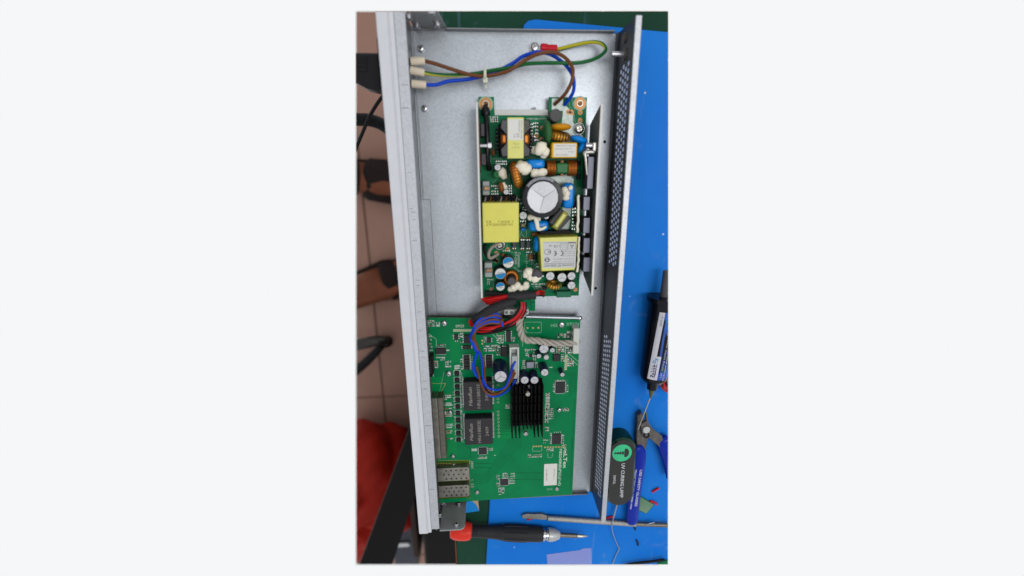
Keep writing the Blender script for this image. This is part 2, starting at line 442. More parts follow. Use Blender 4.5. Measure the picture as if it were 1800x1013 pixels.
# ================================================================== SETTING
FZ = -750.
GAP = 4.
fl = MB().box(-900, 300, -1400, 1000, FZ - 40, FZ - 3, 'floor_grout').build('floor', kind='structure')
TILE = 300.
t0 = at(*px(11, 55, 500), FZ); tx = t0.x
ty = at(650, 100, FZ).y
for i in range(-2, 3):
    for j in range(-7, 4):
        x = tx + i * TILE; y = ty + j * TILE
        MB().box(x + GAP / 2, x + TILE - GAP / 2, y + GAP / 2, y + TILE - GAP / 2, FZ - 3, FZ, 'floor_tile', ch=1.5).build('tile', fl)

BZ = -6.                                    # bench top surface, the mat lies on it
bench_x = at(801, 965, BZ).x
b = MB().box(bench_x + .8, 330, -190, 620, BZ - 28, BZ, 'bench_green', ch=1).build('bench_top', kind='structure')
MB().box(bench_x - .6, bench_x + .7, -190, 620, BZ - 28, BZ - .4, 'bench_edge').build('edge_strip', b)

MZ = -3.
c0 = at(915, 34, MZ); c1 = at(1180, 58, MZ); c2 = at(854, 1000, MZ); c3 = at(861, 877, MZ)
dirx = (c1 - c0); c1 = c0 + dirx * 1.6
poly = [c0 + Vector((1.5, -9, 0)), c0 + Vector((2.6, -4, 0)), c0 + Vector((6, -1, 0)), c0 + Vector((12, .0, 0)), c1, (c1.x, -220), (c2.x - .6, -220), c2, c3]
MB().prism([(p[0], p[1]) for p in poly], BZ + .05, MZ, 'mat_blue', ch=.8).build('repair_mat', None,
    'large blue silicone repair mat spread over the dark green bench', 'mat')

# ================================================================== NETWORK SWITCH
sw = thing('network_switch', (80, 218, MZ), 'opened network switch in a galvanised case with circuit boards and loose wires', 'network switch')
WX, LY, H = 161., 436., 38.
# ---- base plate with low end lips and a bend to the rear wall
m = MB(); m.box(-1.15, WX - 2.5, .81, LY - .81, MZ + .2, 0, 'galvanised')
m.box(-1.15, 26.9, LY - .8, LY + 2.6, MZ + .2, .4, 'galvanised_dull'); m.box(-1.15, 26.9, -2.5, .8, MZ + .2, .4, 'galvanised_dull')
for y0, y1, x0, x1, h in ((LY - .8, LY + .3, 27, 156.5, 5.5), (-.3, .8, 27, 156, 3.6)):
    m.box(x0, x1, y0, y1, MZ + .2, h, 'galvanised_dull', ch=.3)
base = m.build('base_plate', sw)
def screw(v, x, y, z, r, parent, name='screw', h=2.2, metal='zinc'):
    p = L(v, x, y, z + h); q = MB()
    q.lathe((p.x, p.y, z), (0, 0, 1), [(r, 0), (r, h * .55), (r * .8, h * .9), (r * .45, h), (r * .42, h), (r * .4, h * .45), (0, h * .45)], [metal] * 4 + ['steel_dark'] * 2, 16)
    q.box(p.x - r * .62, p.x + r * .62, p.y - r * .1, p.y + r * .1, h * .9 + z, h + z + .08, 'steel_dark', rot=random.uniform(0, 3))
    return q.build(name, parent)
for v, x, y, r in ((1, 635, 400, 2.6), (1, 668, 965, 2.5), (3, 635, 178, 2.1)): screw(v, x, y, 0, r, base, 'rivet_nut', 3)
for v, x, y in ((3, 1295, 480), (4, 1210, 893)):
    p = L(v, x, y, .05); MB().cyl((p.x, p.y, -.3), 1.3, .36, 'hole_black', n=14).build('hole', base)
# stiffening strip pressed along the front of the base
a = L(11, 425, 620, .4); c = L(12, 505, 400, .4)
MB().box(a.x - 6, a.x + 9, c.y - 10, a.y, 0.02, .7, 'galvanised', ch=.4).build('pressed_rib', base)
a = L(11, 385, 0, .6)
MB().box(1.2, 2.3, L(11, 420, 610, .6).y, 434, 0.02, 1.0, 'galvanised', ch=.3).build('seam', base)

# ---- perforated rear wall
def hole_strip(m, y0, y1, zc, hz, pitch, off, r):
    segs = []; n = int((y1 - y0 - off) / pitch); s = y0 + off
    faces = []
    def quad(ya, yb, za, zb):
        for x, flip in ((WX, False), (WX + 1, True)):
            q = [(x, ya, za), (x, ya, zb), (x, yb, zb), (x, yb, za)]
            m.add(q, [(3, 2, 1, 0)] if not flip else [(0, 1, 2, 3)], 'shaded_wall_steel')
    if off > .01: quad(y0, s, zc - hz, zc + hz)
    for i in range(n):
        ya, yb = s + i * pitch, s + (i + 1) * pitch; yc = (ya + yb) / 2
        out = [(ya, zc - hz), (yc, zc - hz), (yb, zc - hz), (yb, zc), (yb, zc + hz), (yc, zc + hz), (ya, zc + hz), (ya, zc)]
        inn = [(yc + r * cos(t), zc + r * 1.25 * sin(t)) for t in [pi * 1.25 + k * pi / 4 for k in range(8)]]
        vs = [(WX, *p) for p in out] + [(WX, *p) for p in inn] + [(WX + 1, *p) for p in out] + [(WX + 1, *p) for p in inn]
        fs = []; fm = []
        for k in range(8):
            l = (k + 1) % 8
            fs += [(k, l, 8 + l, 8 + k), (16 + l, 16 + k, 24 + k, 24 + l), (8 + k, 8 + l, 24 + l, 24 + k)]; fm += ['shaded_wall_steel', 'shaded_wall_steel', 'lit_cut_edge']
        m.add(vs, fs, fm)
    if s + n * pitch < y1 - .01: quad(s + n * pitch, y1, zc - hz, zc + hz)
def plain(m, ya, yb, za, zb): m.box(WX, WX + 1, ya, yb, za, zb, 'shaded_wall_steel')
yA1 = at_x(1106, 104, WX).y; yA0 = at_x(1082, 474, WX).y; yB1 = at_x(1068, 588, WX).y; yB0 = at_x(1056, 884, WX).y
m = MB(); ZA, ZB = 9.5, 32.
cols = [ZA + (ZB - ZA) * (k + .5) / 4 for k in range(4)]; hz = (ZB - ZA) / 8
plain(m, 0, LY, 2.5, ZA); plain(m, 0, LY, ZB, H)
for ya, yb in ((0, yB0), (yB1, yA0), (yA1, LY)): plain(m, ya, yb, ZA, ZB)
for ya, yb, pt in ((yB0, yB1, 4.6), (yA0, yA1, 5.0)):
    for k, z in enumerate(cols):
        cut = 0 if k < 3 else 3 * pt
        hole_strip(m, ya, yb, z, hz, pt, (pt / 2 if k % 2 else .001), pt * .35)
m.lathe((WX - 2.5, .8, 2.5), (0, 1, 0), [(3.4, 0), (3.4, LY - 1.6)], 'shaded_wall_steel', 8) if False else None
arc = [(WX - 2.5 + 2.5 * sin(t), 2.5 - 2.5 * cos(t)) for t in [k * pi / 12 for k in range(7)]]
arc2 = [(WX - 2.5 + 3.5 * sin(t), 2.5 - 3.5 * cos(t)) for t in [k * pi / 12 for k in range(7)]]
for k in range(6):
    (xa, za), (xb, zb) = arc[k], arc[k + 1]; (xc, zc), (xd, zd) = arc2[k], arc2[k + 1]
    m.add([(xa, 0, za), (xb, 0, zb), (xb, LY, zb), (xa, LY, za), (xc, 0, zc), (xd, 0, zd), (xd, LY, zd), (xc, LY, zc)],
          [(3, 2, 1, 0), (4, 5, 6, 7), (0, 1, 5, 4), (2, 3, 7, 6)], 'shaded_wall_steel', True)
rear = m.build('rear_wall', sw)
MB().box(WX - .2, WX + 4.3, -2, LY + .3, H + .02, H + 1.0, 'galvanised_rough', ch=.4).build('flange', rear)
for x, y, r in ((1062, 305, 3.6), (1062, 460, 4.4)):
    p = at_x(*px(2, x, y), WX); q = MB()
    q.lathe((WX - .02, p.y, p.z), (-1, 0, 0), [(r, 0), (r, 1.2), (r * .6, 1.6), (r * .6, 1.7), (0, 1.7)], ['steel_dark'] * 4, 18)
    if r > 4: q.cyl((WX - 1.7, p.y, p.z), 2.0, 9, 'zinc', (-1, 0, 0), 14, ch=.4)
    q.build('rear_stud', rear)

# ---- front panel
m = MB()
m.box(-17, -9.2, -4.6, LY + 4, MZ + .5, H, 'panel_paint', ch=.7)
m.box(-9.19, -8.5, -4.4, LY + 4, MZ + .5, H - .4, 'panel_paint')
m.box(-8.49, -5.2, -3.4, LY + 4, MZ + .5, H - .15, 'panel_paint', ch=.4)
front = m.build('front_panel', sw)
m = MB(); m.box(-5.1, 2.6, .2, LY + 4, H - 1.7, H - .5, 'galvanised_rough', ch=.3)
for v, x, y, w in ((1, 490, 745, 10), (1, 495, 962, 11), (11, 335, 38, 7), (11, 360, 448, 8), (11, 370, 678, 6), (11, 385, 700, 8), (11, 392, 747, 7), (11, 395, 880, 8), (12, 412, 193, 7), (12, 414, 228, 7), (12, 425, 395, 6), (12, 428, 515, 5), (12, 440, 645, 9), (12, 447, 685, 8), (12, 460, 835, 8), (12, 462, 885, 9), (10, 445, 165, 12), (10, 455, 265, 8), (10, 470, 545, 9)):
    p = L(v, x, y, H - .45); m.box(p.x - w * .22, p.x + w * .22, p.y - .16, p.y + .16, H - .6, H - .44, 'steel_dark', rot=random.uniform(-.05, .05))
m.build('flange', front)
MB().box(-1.2, 0.2, -2, LY + 4, 0.42, H - 1.8, 'galvanised_dull').build('inner_wall', front)
# ---- side brackets with socket screws
def bracket(y, ny, px_screws, poly):
    m = MB(); n = len(poly)
    vs = [(x, y, z) for x, z in poly] + [(x, y - ny * 1.4, z) for x, z in poly]
    m.add(vs, [tuple(range(n)), tuple(range(2 * n - 1, n - 1, -1))] + [(i, n + i, n + (i + 1) % n, (i + 1) % n) for i in range(n)], 'bracket_metal')
    br = m.build('side_bracket', sw)
    for sx, sy in px_screws:
        p = at_y(sx, sy, y + ny * 2.5); r = 2.5
        q = MB().lathe((p.x, y + ny * .02, p.z), (0, ny, 0), [(r * 1.25, 0), (r * 1.25, .6), (r, .6), (r, 2.6), (r * .8, 3), (r * .45, 3), (r * .4, 1.4), (0, 1.4)], ['zinc'] * 5 + ['steel_dark'] * 2, 16)
        q.build('screw', br)
bracket(-.9, 1, ((781, 881), (806.5, 884), (773, 903), (802.5, 921)), [(2.8, 1), (27, 1), (27, 33), (26, 36), (23, 37.8), (2.8, 37.8)])
bracket(LY + 1, -1, ((718.8, 34), (733, 50), (768, 47), (758.8, 25)), [(2.8, 1), (27, 1), (24, 37.8), (2.8, 37.8)])
# power inlet behind the front panel and its rear terminals
m = MB()
pi_ = L(1, 245, 580, 18)
m.box(-19, -17.02, L(1, 260, 815, 20).y, L(1, 225, 345, 20).y, 6, 32, 'black_plastic', ch=.6)
m.build('inlet_flange', front)
for y in (525, 612, 738):
    p = L(1, 530, y, 20); MB().box(1, p.x + 1.2, p.y - 2.4, p.y + 2.4, 15, 21, 'steel_dark', ch=.4).build('terminal_tab', front)

# ================================================================== MAIN BOARD
PZ = 8.
bx0, bx1, by0, by1 = .6, 138., 4.5, 206.5
m = MB(); m.prism([(bx0, 3.2), (bx1, 5.4), (bx1 + .6, 201), (bx0, by1)], PZ - 1.6, PZ, 'pcb_edge', top='pcb_green')
board = m.build('main_board', sw)
A = L(5, 890, 228, 9); B = L(5, 1345, 240, 9); q = MB().tube([A, B], 1.6, 'galvanised', n=10, sub=0); q.blob(B, (2.6, 2.4, 2), 'zinc'); q.build('tray_edge', sw)
# copper fill and routed traces printed on the board
T = PZ + .03
m = MB()
for v, a_, b_, c_, d_ in ((5, 250, 380, 330, 610), (5, 640, 300, 700, 470), (5, 80, 740, 180, 880), (6, 200, 240, 300, 540), (6, 620, 30, 770, 400)):
    x0, x1, y0, y1 = rect(v, a_, b_, c_, d_, T); m.box(x0, x1, y0, y1, PZ - .2, T, 'pcb_copper_fill')
T2 = PZ + .06
def pl(v, pts): return [tuple(L(v, x, y, T2).xy) for x, y in pts]
for k in range(6):
    m.line(pl(6, [(440, 775 - k * 15), (555 - k * 2, 770 - k * 15), (840 - k * 16, 470 - k * 15), (850 - k * 16, 380)]), .5, T2, 'trace')
for k in range(9): m.line(pl(6, [(610, 150 + k * 26), (760, 150 + k * 26)]), .35, T2, 'trace')
for y in (605, 640): m.line(pl(6, [(420, y), (590, y)]), .9, T2, 'trace')
for y in (685, 740): m.line(pl(6, [(790, y), (1040, y)]), .9, T2, 'trace')
m.line(pl(6, [(420, 560), (420, 480), (340, 440)]), .5, T2, 'trace')
m.line(pl(6, [(1280, 380), (1270, 830)]), .6, T2, 'trace'); m.line(pl(6, [(1300, 60), (1285, 480)]), .6, T2, 'trace')
for k in range(7):
    m.line(pl(5, [(1230 + k * 12, 700), (1260 + k * 9, 780 + k * 12), (1250, 830 + k * 12)]), .3, T2, 'trace')
    m.line(pl(5, [(1110 + k * 14, 940), (1100 + k * 14, 1000 + k * 3), (1060 + k * 20, 1060)]), .3, T2, 'trace')
for pts in ([(780, 240), (870, 340), (860, 480)], [(800, 250), (900, 360)], [(1240, 560), (1330, 640)], [(1250, 540), (1335, 610)], [(600, 370), (650, 420)], [(620, 350), (680, 420)], [(860, 640), (840, 780)], [(60, 370), (130, 420), (130, 480)]):
    m.line(pl(5, pts), .5, T2, 'silk_soft')
m.line(pl(5, [(880, 275), (1020, 275), (1020, 365), (880, 365), (880, 275)]), .3, T2, 'silk_soft')
m.line(pl(5, [(60, 795), (210, 795), (150, 905)]), .35, T2, 'pad_gold'); m.line(pl(5, [(195, 700), (150, 900)]), .25, T2, 'silk_soft')
m.line(pl(5, [(45, 590), (105, 590), (105, 735)]), .4, T2, 'silkscreen')
m.line(pl(6, [(125, 578), (420, 578)]), .35, T2, 'pad_gold'); m.line(pl(6, [(410, 578), (415, 900)]), .3, T2, 'pad_gold')
m.build('copper_traces', board, kind='stuff')
x0, x1, y0, y1 = rect(6, 110, 585, 412, 895, T2)
m = MB(); m.box(x0 - 2, x1, y0 - 1, y1, PZ - .2, T2 + .02, 'pcb_olive')
for y, l in ((605, 290), (625, 290), (775, 290), (782, 250)): m.line(pl(6, [(125, y), (l, y)]), .4, T2 + .05, 'pad_gold')
m.build('cage_land', board)
# board print
p = L(6, 1176, 640, T2); MB().text('MES2408(B)(P)(L)(1v5)', (p.x, p.y, T2), (L(6, 1176, 485, T2) - L(6, 1176, 795, T2)).length, -90, 'silkscreen', height=3.6, bold=.012).build('printed_text', board)
p = L(6, 1222, 572, T2); MB().text('eLTex', (p.x, p.y, T2), (L(6, 1176, 500, T2) - L(6, 1176, 650, T2)).length, -90, 'silkscreen', height=3.8, bold=.02).build('printed_text', board)
MB().line(pl(6, [(1205, 470), (1235, 490), (1208, 505), (1228, 470)]), .5, T2, 'silkscreen').build('printed_logo', board)
p = L(5, 330, 308, T2); MB().text('0925', (p.x, p.y, T2), 7.6, 0, 'silkscreen', height=2.6, bold=.01).build('printed_text', board)
p = L(5, 1130, 303, T2); MB().text('HS5', (p.x, p.y, T2), 6, 0, 'silk_soft', height=3).build('printed_text', board)
p = L(5, 1285, 292, T2); MB().text('XP6N', (p.x, p.y, T2), 12, 0, 'silk_soft', height=3.4).build('printed_text', board)
p = L(6, 1090, 823, T2); MB().text('XS10', (p.x, p.y, T2), 6, 0, 'silk_soft', height=2.2).build('printed_text', board)

def pins(m, x0, x1, y0, y1, n, side, z, ln=1.0, mt='tin'):
    """gull wing pins along a chip edge"""
    for i in range(n):
        t = (i + .5) / n
        if side in 'lr':
            y = y0 + (y1 - y0) * t; w = (y1 - y0) / n * .26; xa, xb = (x0 - ln, x0 + .1) if side == 'l' else (x1 - .1, x1 + ln)
            m.box(xa, xb, y - w, y + w, z + .02, z + .45, mt)
        else:
            x = x0 + (x1 - x0) * t; w = (x1 - x0) / n * .26; ya, yb = (y0 - ln, y0 + .1) if side == 'b' else (y1 - .1, y1 + ln)
            m.box(x - w, x + w, ya, yb, z + .02, z + .45, mt)
def chip(v, a_, b_, c_, d_, h, sides='', n=8, name='chip', mt='chip_black', top='chip_top', parent=None, ch=.25, dot=True):
    x0, x1, y0, y1 = rect(v, a_, b_, c_, d_, PZ + h); m = MB()
    m.box(x0, x1, y0, y1, PZ + .06, PZ + h, mt, ch=ch, top=top)
    for s in sides: pins(m, x0, x1, y0, y1, n, s, PZ)
    if dot: m.cyl((x0 + .18 * (x1 - x0), y1 - .18 * (y1 - y0), PZ + h + .01), .3, .02, 'ink_soft', n=8)
    return m.build(name, parent or board)
for args in ((5, 120, 497, 210, 548, 1.6, 'tb', 8), (5, 362, 385, 416, 455, 1.8, 'lr', 4), (5, 352, 475, 425, 505, 1.4, 'lr', 2), (5, 722, 350, 762, 445, 1.6, 'lr', 6),
             (5, 1122, 550, 1182, 608, 2.2, 't', 3), (5, 1142, 785, 1222, 878, 1.2, 'lrtb', 9), (5, 918, 548, 945, 575, 1.0, 'lr', 3),
             (6, 490, 475, 558, 530, 1.2, 'lrtb', 7), (6, 672, 742, 740, 792, 1.2, 'lrtb', 7), (6, 1112, 358, 1188, 442, 1.2, 'lr', 9), (5, 555, 410, 595, 450, 1.2, 'lr', 3), (5, 280, 380, 316, 425, 1.4, 'lr', 3)):
    chip(*args)
# choke arrays of stacked black cells
for v, a_, b_, c_, d_, n in ((5, 362, 562, 412, 680, 4), (5, 552, 560, 604, 665, 4)):
    x0, x1, y0, y1 = rect(v, a_, b_, c_, d_, PZ + 3); m = MB(); m.box(x0 - 1.0, x1 + 1.0, y0, y1, PZ + .04, PZ + .4, 'silkscreen')
    for i in range(n):
        ya = y0 + (y1 - y0) * i / n; m.box(x0, x1, ya + .12, ya + (y1 - y0) / n - .12, PZ + .4, PZ + 3, 'chip_black', ch=.3, top='chip_top')
    m.build('choke_array', board)
# line of small ferrite beads beside the transformers
xb = 803.
for i in range(11):
    y = 658 + i * 11.7; p = at(xb + i * .3, y, PZ + 2.6); m = MB()
    m.box(p.x - 3.3, p.x + 3.6, p.y - 2.6, p.y + 2.6, PZ + .04, PZ + .3, 'silk_soft')
    m.box(p.x - 2.2, p.x + 2.2, p.y - 2.3, p.y + 2.3, PZ + .3, PZ + 2.6, 'chip_black', ch=.8, top='chip_black')
    m.build('ferrite_bead', board)
for i in range(8):
    p = at(875.5 + i * .2, 724 + i * 6.2, T2); q = MB()
    q.ring((p.x, p.y, T2), .95, .18, 'silkscreen', N=12, n=4); q.box(p.x - .3, p.x + .3, p.y - 1.6, p.y - .9, PZ, T2 + .1, 'tin')
    q.build('solder_pad', board)
for (sx, sy) in ((875.5, 677), (875.5, 690), (875.5, 702), (875.5, 708)):
    p = at(sx, sy, T2); MB().ring((p.x, p.y, T2), .95, .2, 'silkscreen', N=12, n=4).build('solder_pad', board)
# two big line transformer modules
for k, (v, a_, b_, c_, d_) in enumerate(((6, 362, -88, 605, 155), (6, 371, 225, 608, 446))):
    h = 10; x0, x1, y0, y1 = rect(v, a_, b_, c_, d_, PZ + h); m = MB()
    m.box(x0, x1, y0, y1, PZ + 1.2, PZ + h, 'chip_black', ch=.4, top='chip_top')
    pins(m, x0, x1, y0, y1, 20, 'l', PZ, 1.6); pins(m, x0, x1, y0, y1, 20, 'r', PZ, 1.6)
    z = PZ + h + .02; yc = (y0 + y1) / 2; w = x1 - x0; hh = y1 - y0
    m.text('HanRun', (x0 + w * .23, yc - .2, z), hh * .66, 90, 'chip_print', height=w * .13, shear=.25, bold=.018)
    m.text('HR618803E', (x0 + w * .52, yc, z), hh * .86, 90, 'chip_print', height=w * .12, bold=.004)
    m.text('2409', (x0 + w * .80, yc, z), hh * .36, 90, 'chip_print', height=w * .11, bold=.004)
    m.build('line_transformer', board, ('black line transformer module printed in grey, partly under a blue wire', 'black line transformer module printed in grey, nearer the board label')[k])
# black pin fin heatsink
x0, x1, y0, y1 = rect(5, 765, 812, 1042, 1040, PZ + 17)
ya = rect(6, 770, 0, 1045, 395, PZ + 17)
y0 = ya[2]; hb = PZ + 5
m = MB(); m.box(x0 + 2, x1 - 2, y0 + 12, y1 - 2, PZ + .06, PZ + 3, 'chip_black'); m.box(x0, x1, y0 + 6, y1, PZ + 3, hb, 'anodised_black', ch=.3)
hs = m.build('heatsink_base', board)
for i in range(9):
    x = x0 + .8 + (x1 - x0 - 1.6) * i / 8; m = MB(); n = 6; ln = (y1 - y0) / n
    for j in range(n):
        if (i in (3, 4, 5) and j == 0) or (i == 4 and j == 5): continue
        m.box(x - .55, x + .55, y0 + j * ln + .75, y0 + (j + 1) * ln - .75, hb - .1, PZ + 17, 'anodised_black', ch=.25)
    m.build('heatsink_fin', board)
for v, x, y in ((5, 908, 893), (6, 890, 360)):
    z = PZ + (17.3 if v == 5 else 9); p = L(v, x, y, z)
    q = MB().lathe((p.x, p.y, hb), (0, 0, 1), [(1.1, 0), (1.1, z - hb - 2.4), (2.2, z - hb - 2.2), (2.2, z - hb - .8), (1.2, z - hb), (.7, z - hb), (0, z - hb - .6)], 'steel' if v == 5 else 'zinc', 14)
    q.ring((p.x, p.y, z - 4), 1.5, .35, 'steel', N=16, n=6); q.build('spring_screw', board)
# electrolytic capacitors
def ecap(v, x, y, r, h, parent, zb=PZ, sleeve='cap_sleeve', top='cap_top', mark=None, name='capacitor', y_mark=True):
    p = L(v, x, y, zb + h); m = MB()
    m.lathe((p.x, p.y, zb), (0, 0, 1), [(r * .97, .05), (r, .5), (r, h - 1.0), (r * .93, h - .2), (r * .84, h - .15), (r * .8, h - .35), (0, h - .3)], [sleeve] * 4 + [top] * 2, 22)
    if mark:
        n = 12; d = [(p.x + r * .8 * cos(t), p.y + r * .8 * sin(t)) for t in [mark + pi * k / n for k in range(n + 1)]]
        m.add([(a_, b_, zb + h - .22) for a_, b_ in d], [tuple(range(n + 1))], 'blue_top')
        for k in range(2):
            m.text(('42m', '470')[k], (p.x + .2, p.y - .2 * r + k * .35 * r, zb + h - .2), r * .9, 180, 'ink_soft', height=r * .22)
    elif y_mark:
        a0 = random.uniform(0, 2)
        for k in range(3):
            t = a0 + k * 2 * pi / 3; m.line([(p.x, p.y), (p.x + r * .75 * cos(t), p.y + r * .75 * sin(t))], max(.25, r * .07), zb + h - .24, 'cap_groove')
    return m.build(name, parent)
for x, y, r, h in ((675, 738, 6.3, 24), (880, 768, 4.2, 14), (963, 768, 4.2, 14), (1050, 703, 4.0, 15), (1200, 722, 2.3, 11), (1043, 503, 4.8, 13), (1115, 515, 2.6, 9), (1000, 565, 2.5, 9), (923, 822, 2.3, 8)):
    ecap(5, x, y, r, h, board)
p = L(5, 1063, 575, PZ + 6); m = MB(); m.box(p.x - 2.6, p.x + 2.6, p.y - 2.6, p.y + 2.6, PZ + .05, PZ + 1.2, 'chip_black'); m.lathe((p.x, p.y, PZ + 1.2), (0, 0, 1), [(2.5, 0), (2.5, 4.4), (2.2, 4.8), (0, 4.8)], 'cap_top', 18)
m.build('surface_capacitor', board)
# other tall parts
x0, x1, y0, y1 = rect(5, 893, 612, 960, 668, PZ + 3.5)
MB().box(x0, x1, y0, y1, PZ + .05, PZ + 3.5, 'chip_grey', ch=.5, top='lavender_grey').build('power_inductor', board)
x0, x1, y0, y1 = rect(5, 680, 487, 735, 570, PZ + 6)
MB().box(x0, x1, y0, y1, PZ + .05, PZ + 6, 'chip_black', ch=.5).box(x0 + 1, x1 - 1, y1 - 1.2, y1 + .4, PZ + .05, PZ + 5, 'tin').build('black_relay', board)
x0, x1, y0, y1 = rect(5, 752, 490, 832, 800, PZ + 9)
m = MB(); m.box(x0, x1, y0, y1, PZ + .05, PZ + 3, 'connector_white', ch=.4)
m.box(x0, x0 + 1.6, y0, y1, PZ + 3, PZ + 9, 'connector_white', ch=.3); m.box(x1 - 1.6, x1, y0, y1, PZ + 3, PZ + 9, 'connector_white', ch=.3)
m.box(x0 + 1.6, x1 - 1.6, y1 - 1.6, y1, PZ + 3, PZ + 9, 'connector_white'); m.box(x0 + 1.6, x1 - 1.6, y0, y0 + 1.6, PZ + 3, PZ + 9, 'connector_white')
m.box(x0 + 1.8, x1 - 1.8, y0 + 6, y1 - 8, PZ + 3, PZ + 10.5, 'connector_clear', ch=.5)
m.build('white_wire_connector', board); CONN = (x0, x1, y0, y1)
x0, x1, y0, y1 = rect(5, 1292, 330, 1345, 545, PZ + 10)
m = MB(); m.box(x0, x1, y0, y1, PZ + .05, PZ + 10, 'connector_white', ch=.5)
for k in range(4):
    yy = y1 - (y1 - y0) * (k + .5) / 4; m.box(x0 - .4, x0 + .3, yy - 1.2, yy + 1.2, PZ + 3, PZ + 8, 'ink_soft')
m.build('edge_connector', board)
x0, x1, y0, y1 = rect(5, 30, 572, 103, 742, PZ + 10)
m = MB(); m.prism([(x0, y0), (x1 - 2, y0), (x1, y0 + 3), (x1, y1), (x0, y1)], PZ + .05, PZ + 10, 'black_plastic', ch=.4)
for k in range(5): m.box(x0 + 2.5, x1 - 1.5, y0 + 4 + k * 2.6, y0 + 4.6 + k * 2.6, PZ + 10, PZ + 10.2, 'chip_grey', rot=.4)
m.build('black_socket', board)
# shielded port block and two optical cages
x0, x1, y0, y1 = rect(6, 60, 55, 200, 570, PZ + 13)
m = MB(); m.box(-.0 + .4, x1 - 5.2, y0, y1, PZ + .1, PZ + 13, 'nickel', ch=.4); m.box(x1 - 5.1, x1, y0 + .2, y1 - .2, PZ + .1, PZ + 12.2, 'steel_dark', ch=.4)
m.box(x1 - 11, x1 - 10.4, y0 + 1, y1 - 1, PZ + 13, PZ + 13.12, 'steel_dark')
m.build('shielded_port_block', board)
for k, (b_, d_) in enumerate(((645, 755), (795, 893))):
    x0, x1, y0, y1 = rect(6, 110, b_, 411, d_, PZ + 6.5); m = MB()
    m.prism([(.5, y0), (x1 - 1.6, y0), (x1, y0 + 1.6), (x1, y1 - 1.6), (x1 - 1.6, y1), (.5, y1)], PZ + .12, PZ + 6.5, 'nickel', ch=.35)
    for r_ in range(3):
        for c_ in range(5):
            q = (x1 - 3.2 - c_ * 4.9 - (2.4 if r_ == 1 else 0), y0 + (y1 - y0) * (.18 + .32 * r_))
            if q[0] > 1.5: m.cyl((q[0], q[1], PZ + 6.4), .85, .13, 'hole_black', n=10)
    m.build('optical_cage', board)
# board screws
for v, x, y in ((5, 195, 290), (5, 1195, 302), (5, 235, 718), (6, 1175, 157), (6, 270, 552), (6, 275, 630), (6, 475, 858), (6, 1155, 828), (6, 197, 178), (6, 248, 178)):
    p = L(v, x, y, PZ + 2.4); r = 2.7 if v == 5 else 2.2
    q = MB(); q.lathe((p.x, p.y, PZ + .05), (0, 0, 1), [(r, 0), (r, 1.2), (r * .75, 2.1), (r * .3, 2.4), (0, 2.4)], 'zinc', 16)
    q.box(p.x - r * .6, p.x + r * .6, p.y - .25, p.y + .25, PZ + 2.1, PZ + 2.5, 'steel_dark', rot=.5); q.box(p.x - r * .6, p.x + r * .6, p.y - .25, p.y + .25, PZ + 2.1, PZ + 2.52, 'steel_dark', rot=2.07)
    q.build('screw', board)
# paper label
x0, x1, y0, y1 = rect(6, 1043, 608, 1153, 790, T2); m = MB()
m.prism([(x0 + .5, y0), (x1 - .5, y0), (x1, y0 + .5), (x1, y1 - .5), (x1 - .5, y1), (x0 + .5, y1), (x0, y1 - .5), (x0, y0 + .5)], PZ - .1, T2 + .1, 'label_white')
m.text('MES2408P AC', (x0 + (x1 - x0) * .2, (y0 + y1) / 2, T2 + .13), (y1 - y0) * .55, 90, 'ink', height=1.2); m.text('VI 94C0158', (x0 + (x1 - x0) * .78, (y0 + y1) / 2, T2 + .13), (y1 - y0) * .5, 90, 'ink', height=1.0)
m.build('paper_label', board)
# header pin rows
for v, n, (xa, ya), (xb_, yb) in ((5, 7, (285, 345), (435, 345)), (5, 3, (903, 325), (995, 323)), (5, 6, (1232, 560), (1226, 672)), (5, 2, (519, 432), (519, 458)), (6, 4, (955, 460), (1020, 458)), (6, 8, (1052, 467), (1215, 464))):
    m = MB(); A = L(v, xa, ya, T2); B = L(v, xb_, yb, T2)
    if n > 4 and v == 5: m.line([A.xy, B.xy], 2.6, T2 - .02, 'silk_soft')
    for i in range(n):
        p = A.lerp(B, i / (n - 1)); m.cyl((p.x, p.y, PZ), 1.0, .12, 'pad_gold', n=10); m.cyl((p.x, p.y, PZ + .12), .4, .6, 'steel', n=8)
    m.build('pin_row', board)
# crowd of tiny surface mount parts
m = MB(); rnd = random.Random(3)
def smd(x, y, w, l, rot, kind):
    R = Matrix.Rotation(rot, 2)
    def bx(dx, dy, a_, b_, z0, z1, mt): q = R @ Vector((dx, dy)); m.box(x + q.x - a_ / 2, x + q.x + a_ / 2, y + q.y - b_ / 2, y + q.y + b_ / 2, z0, z1, mt, rot=rot)
    if rnd.random() < .55: bx(0, 0, l * 1.5, w * 1.5, PZ + .02, PZ + .07, 'silk_soft')
    bx(-l * .42, 0, l * .3, w, PZ + .04, PZ + .6, 'tin'); bx(l * .42, 0, l * .3, w, PZ + .04, PZ + .6, 'tin')
    bx(0, 0, l * .6, w * .96, PZ + .04, PZ + .62, kind)
KINDS = ['chip_black', 'brown_epoxy', 'silk_soft', 'tape_tan', 'chip_grey', 'silkscreen', 'silkscreen']
def cluster(v, a_, b_, c_, d_, nx, ny, w=1.0, l=2.0, rot=0., keep=.9):
    x0, x1, y0, y1 = rect(v, a_, b_, c_, d_, PZ)
    for i in range(nx):
        for j in range(ny):
            if rnd.random() < keep: smd(x0 + (x1 - x0) * (i + .5) / nx + rnd.uniform(-.15, .15), y0 + (y1 - y0) * (j + .5) / ny + rnd.uniform(-.1, .1), w, l, rot, rnd.choice(KINDS))
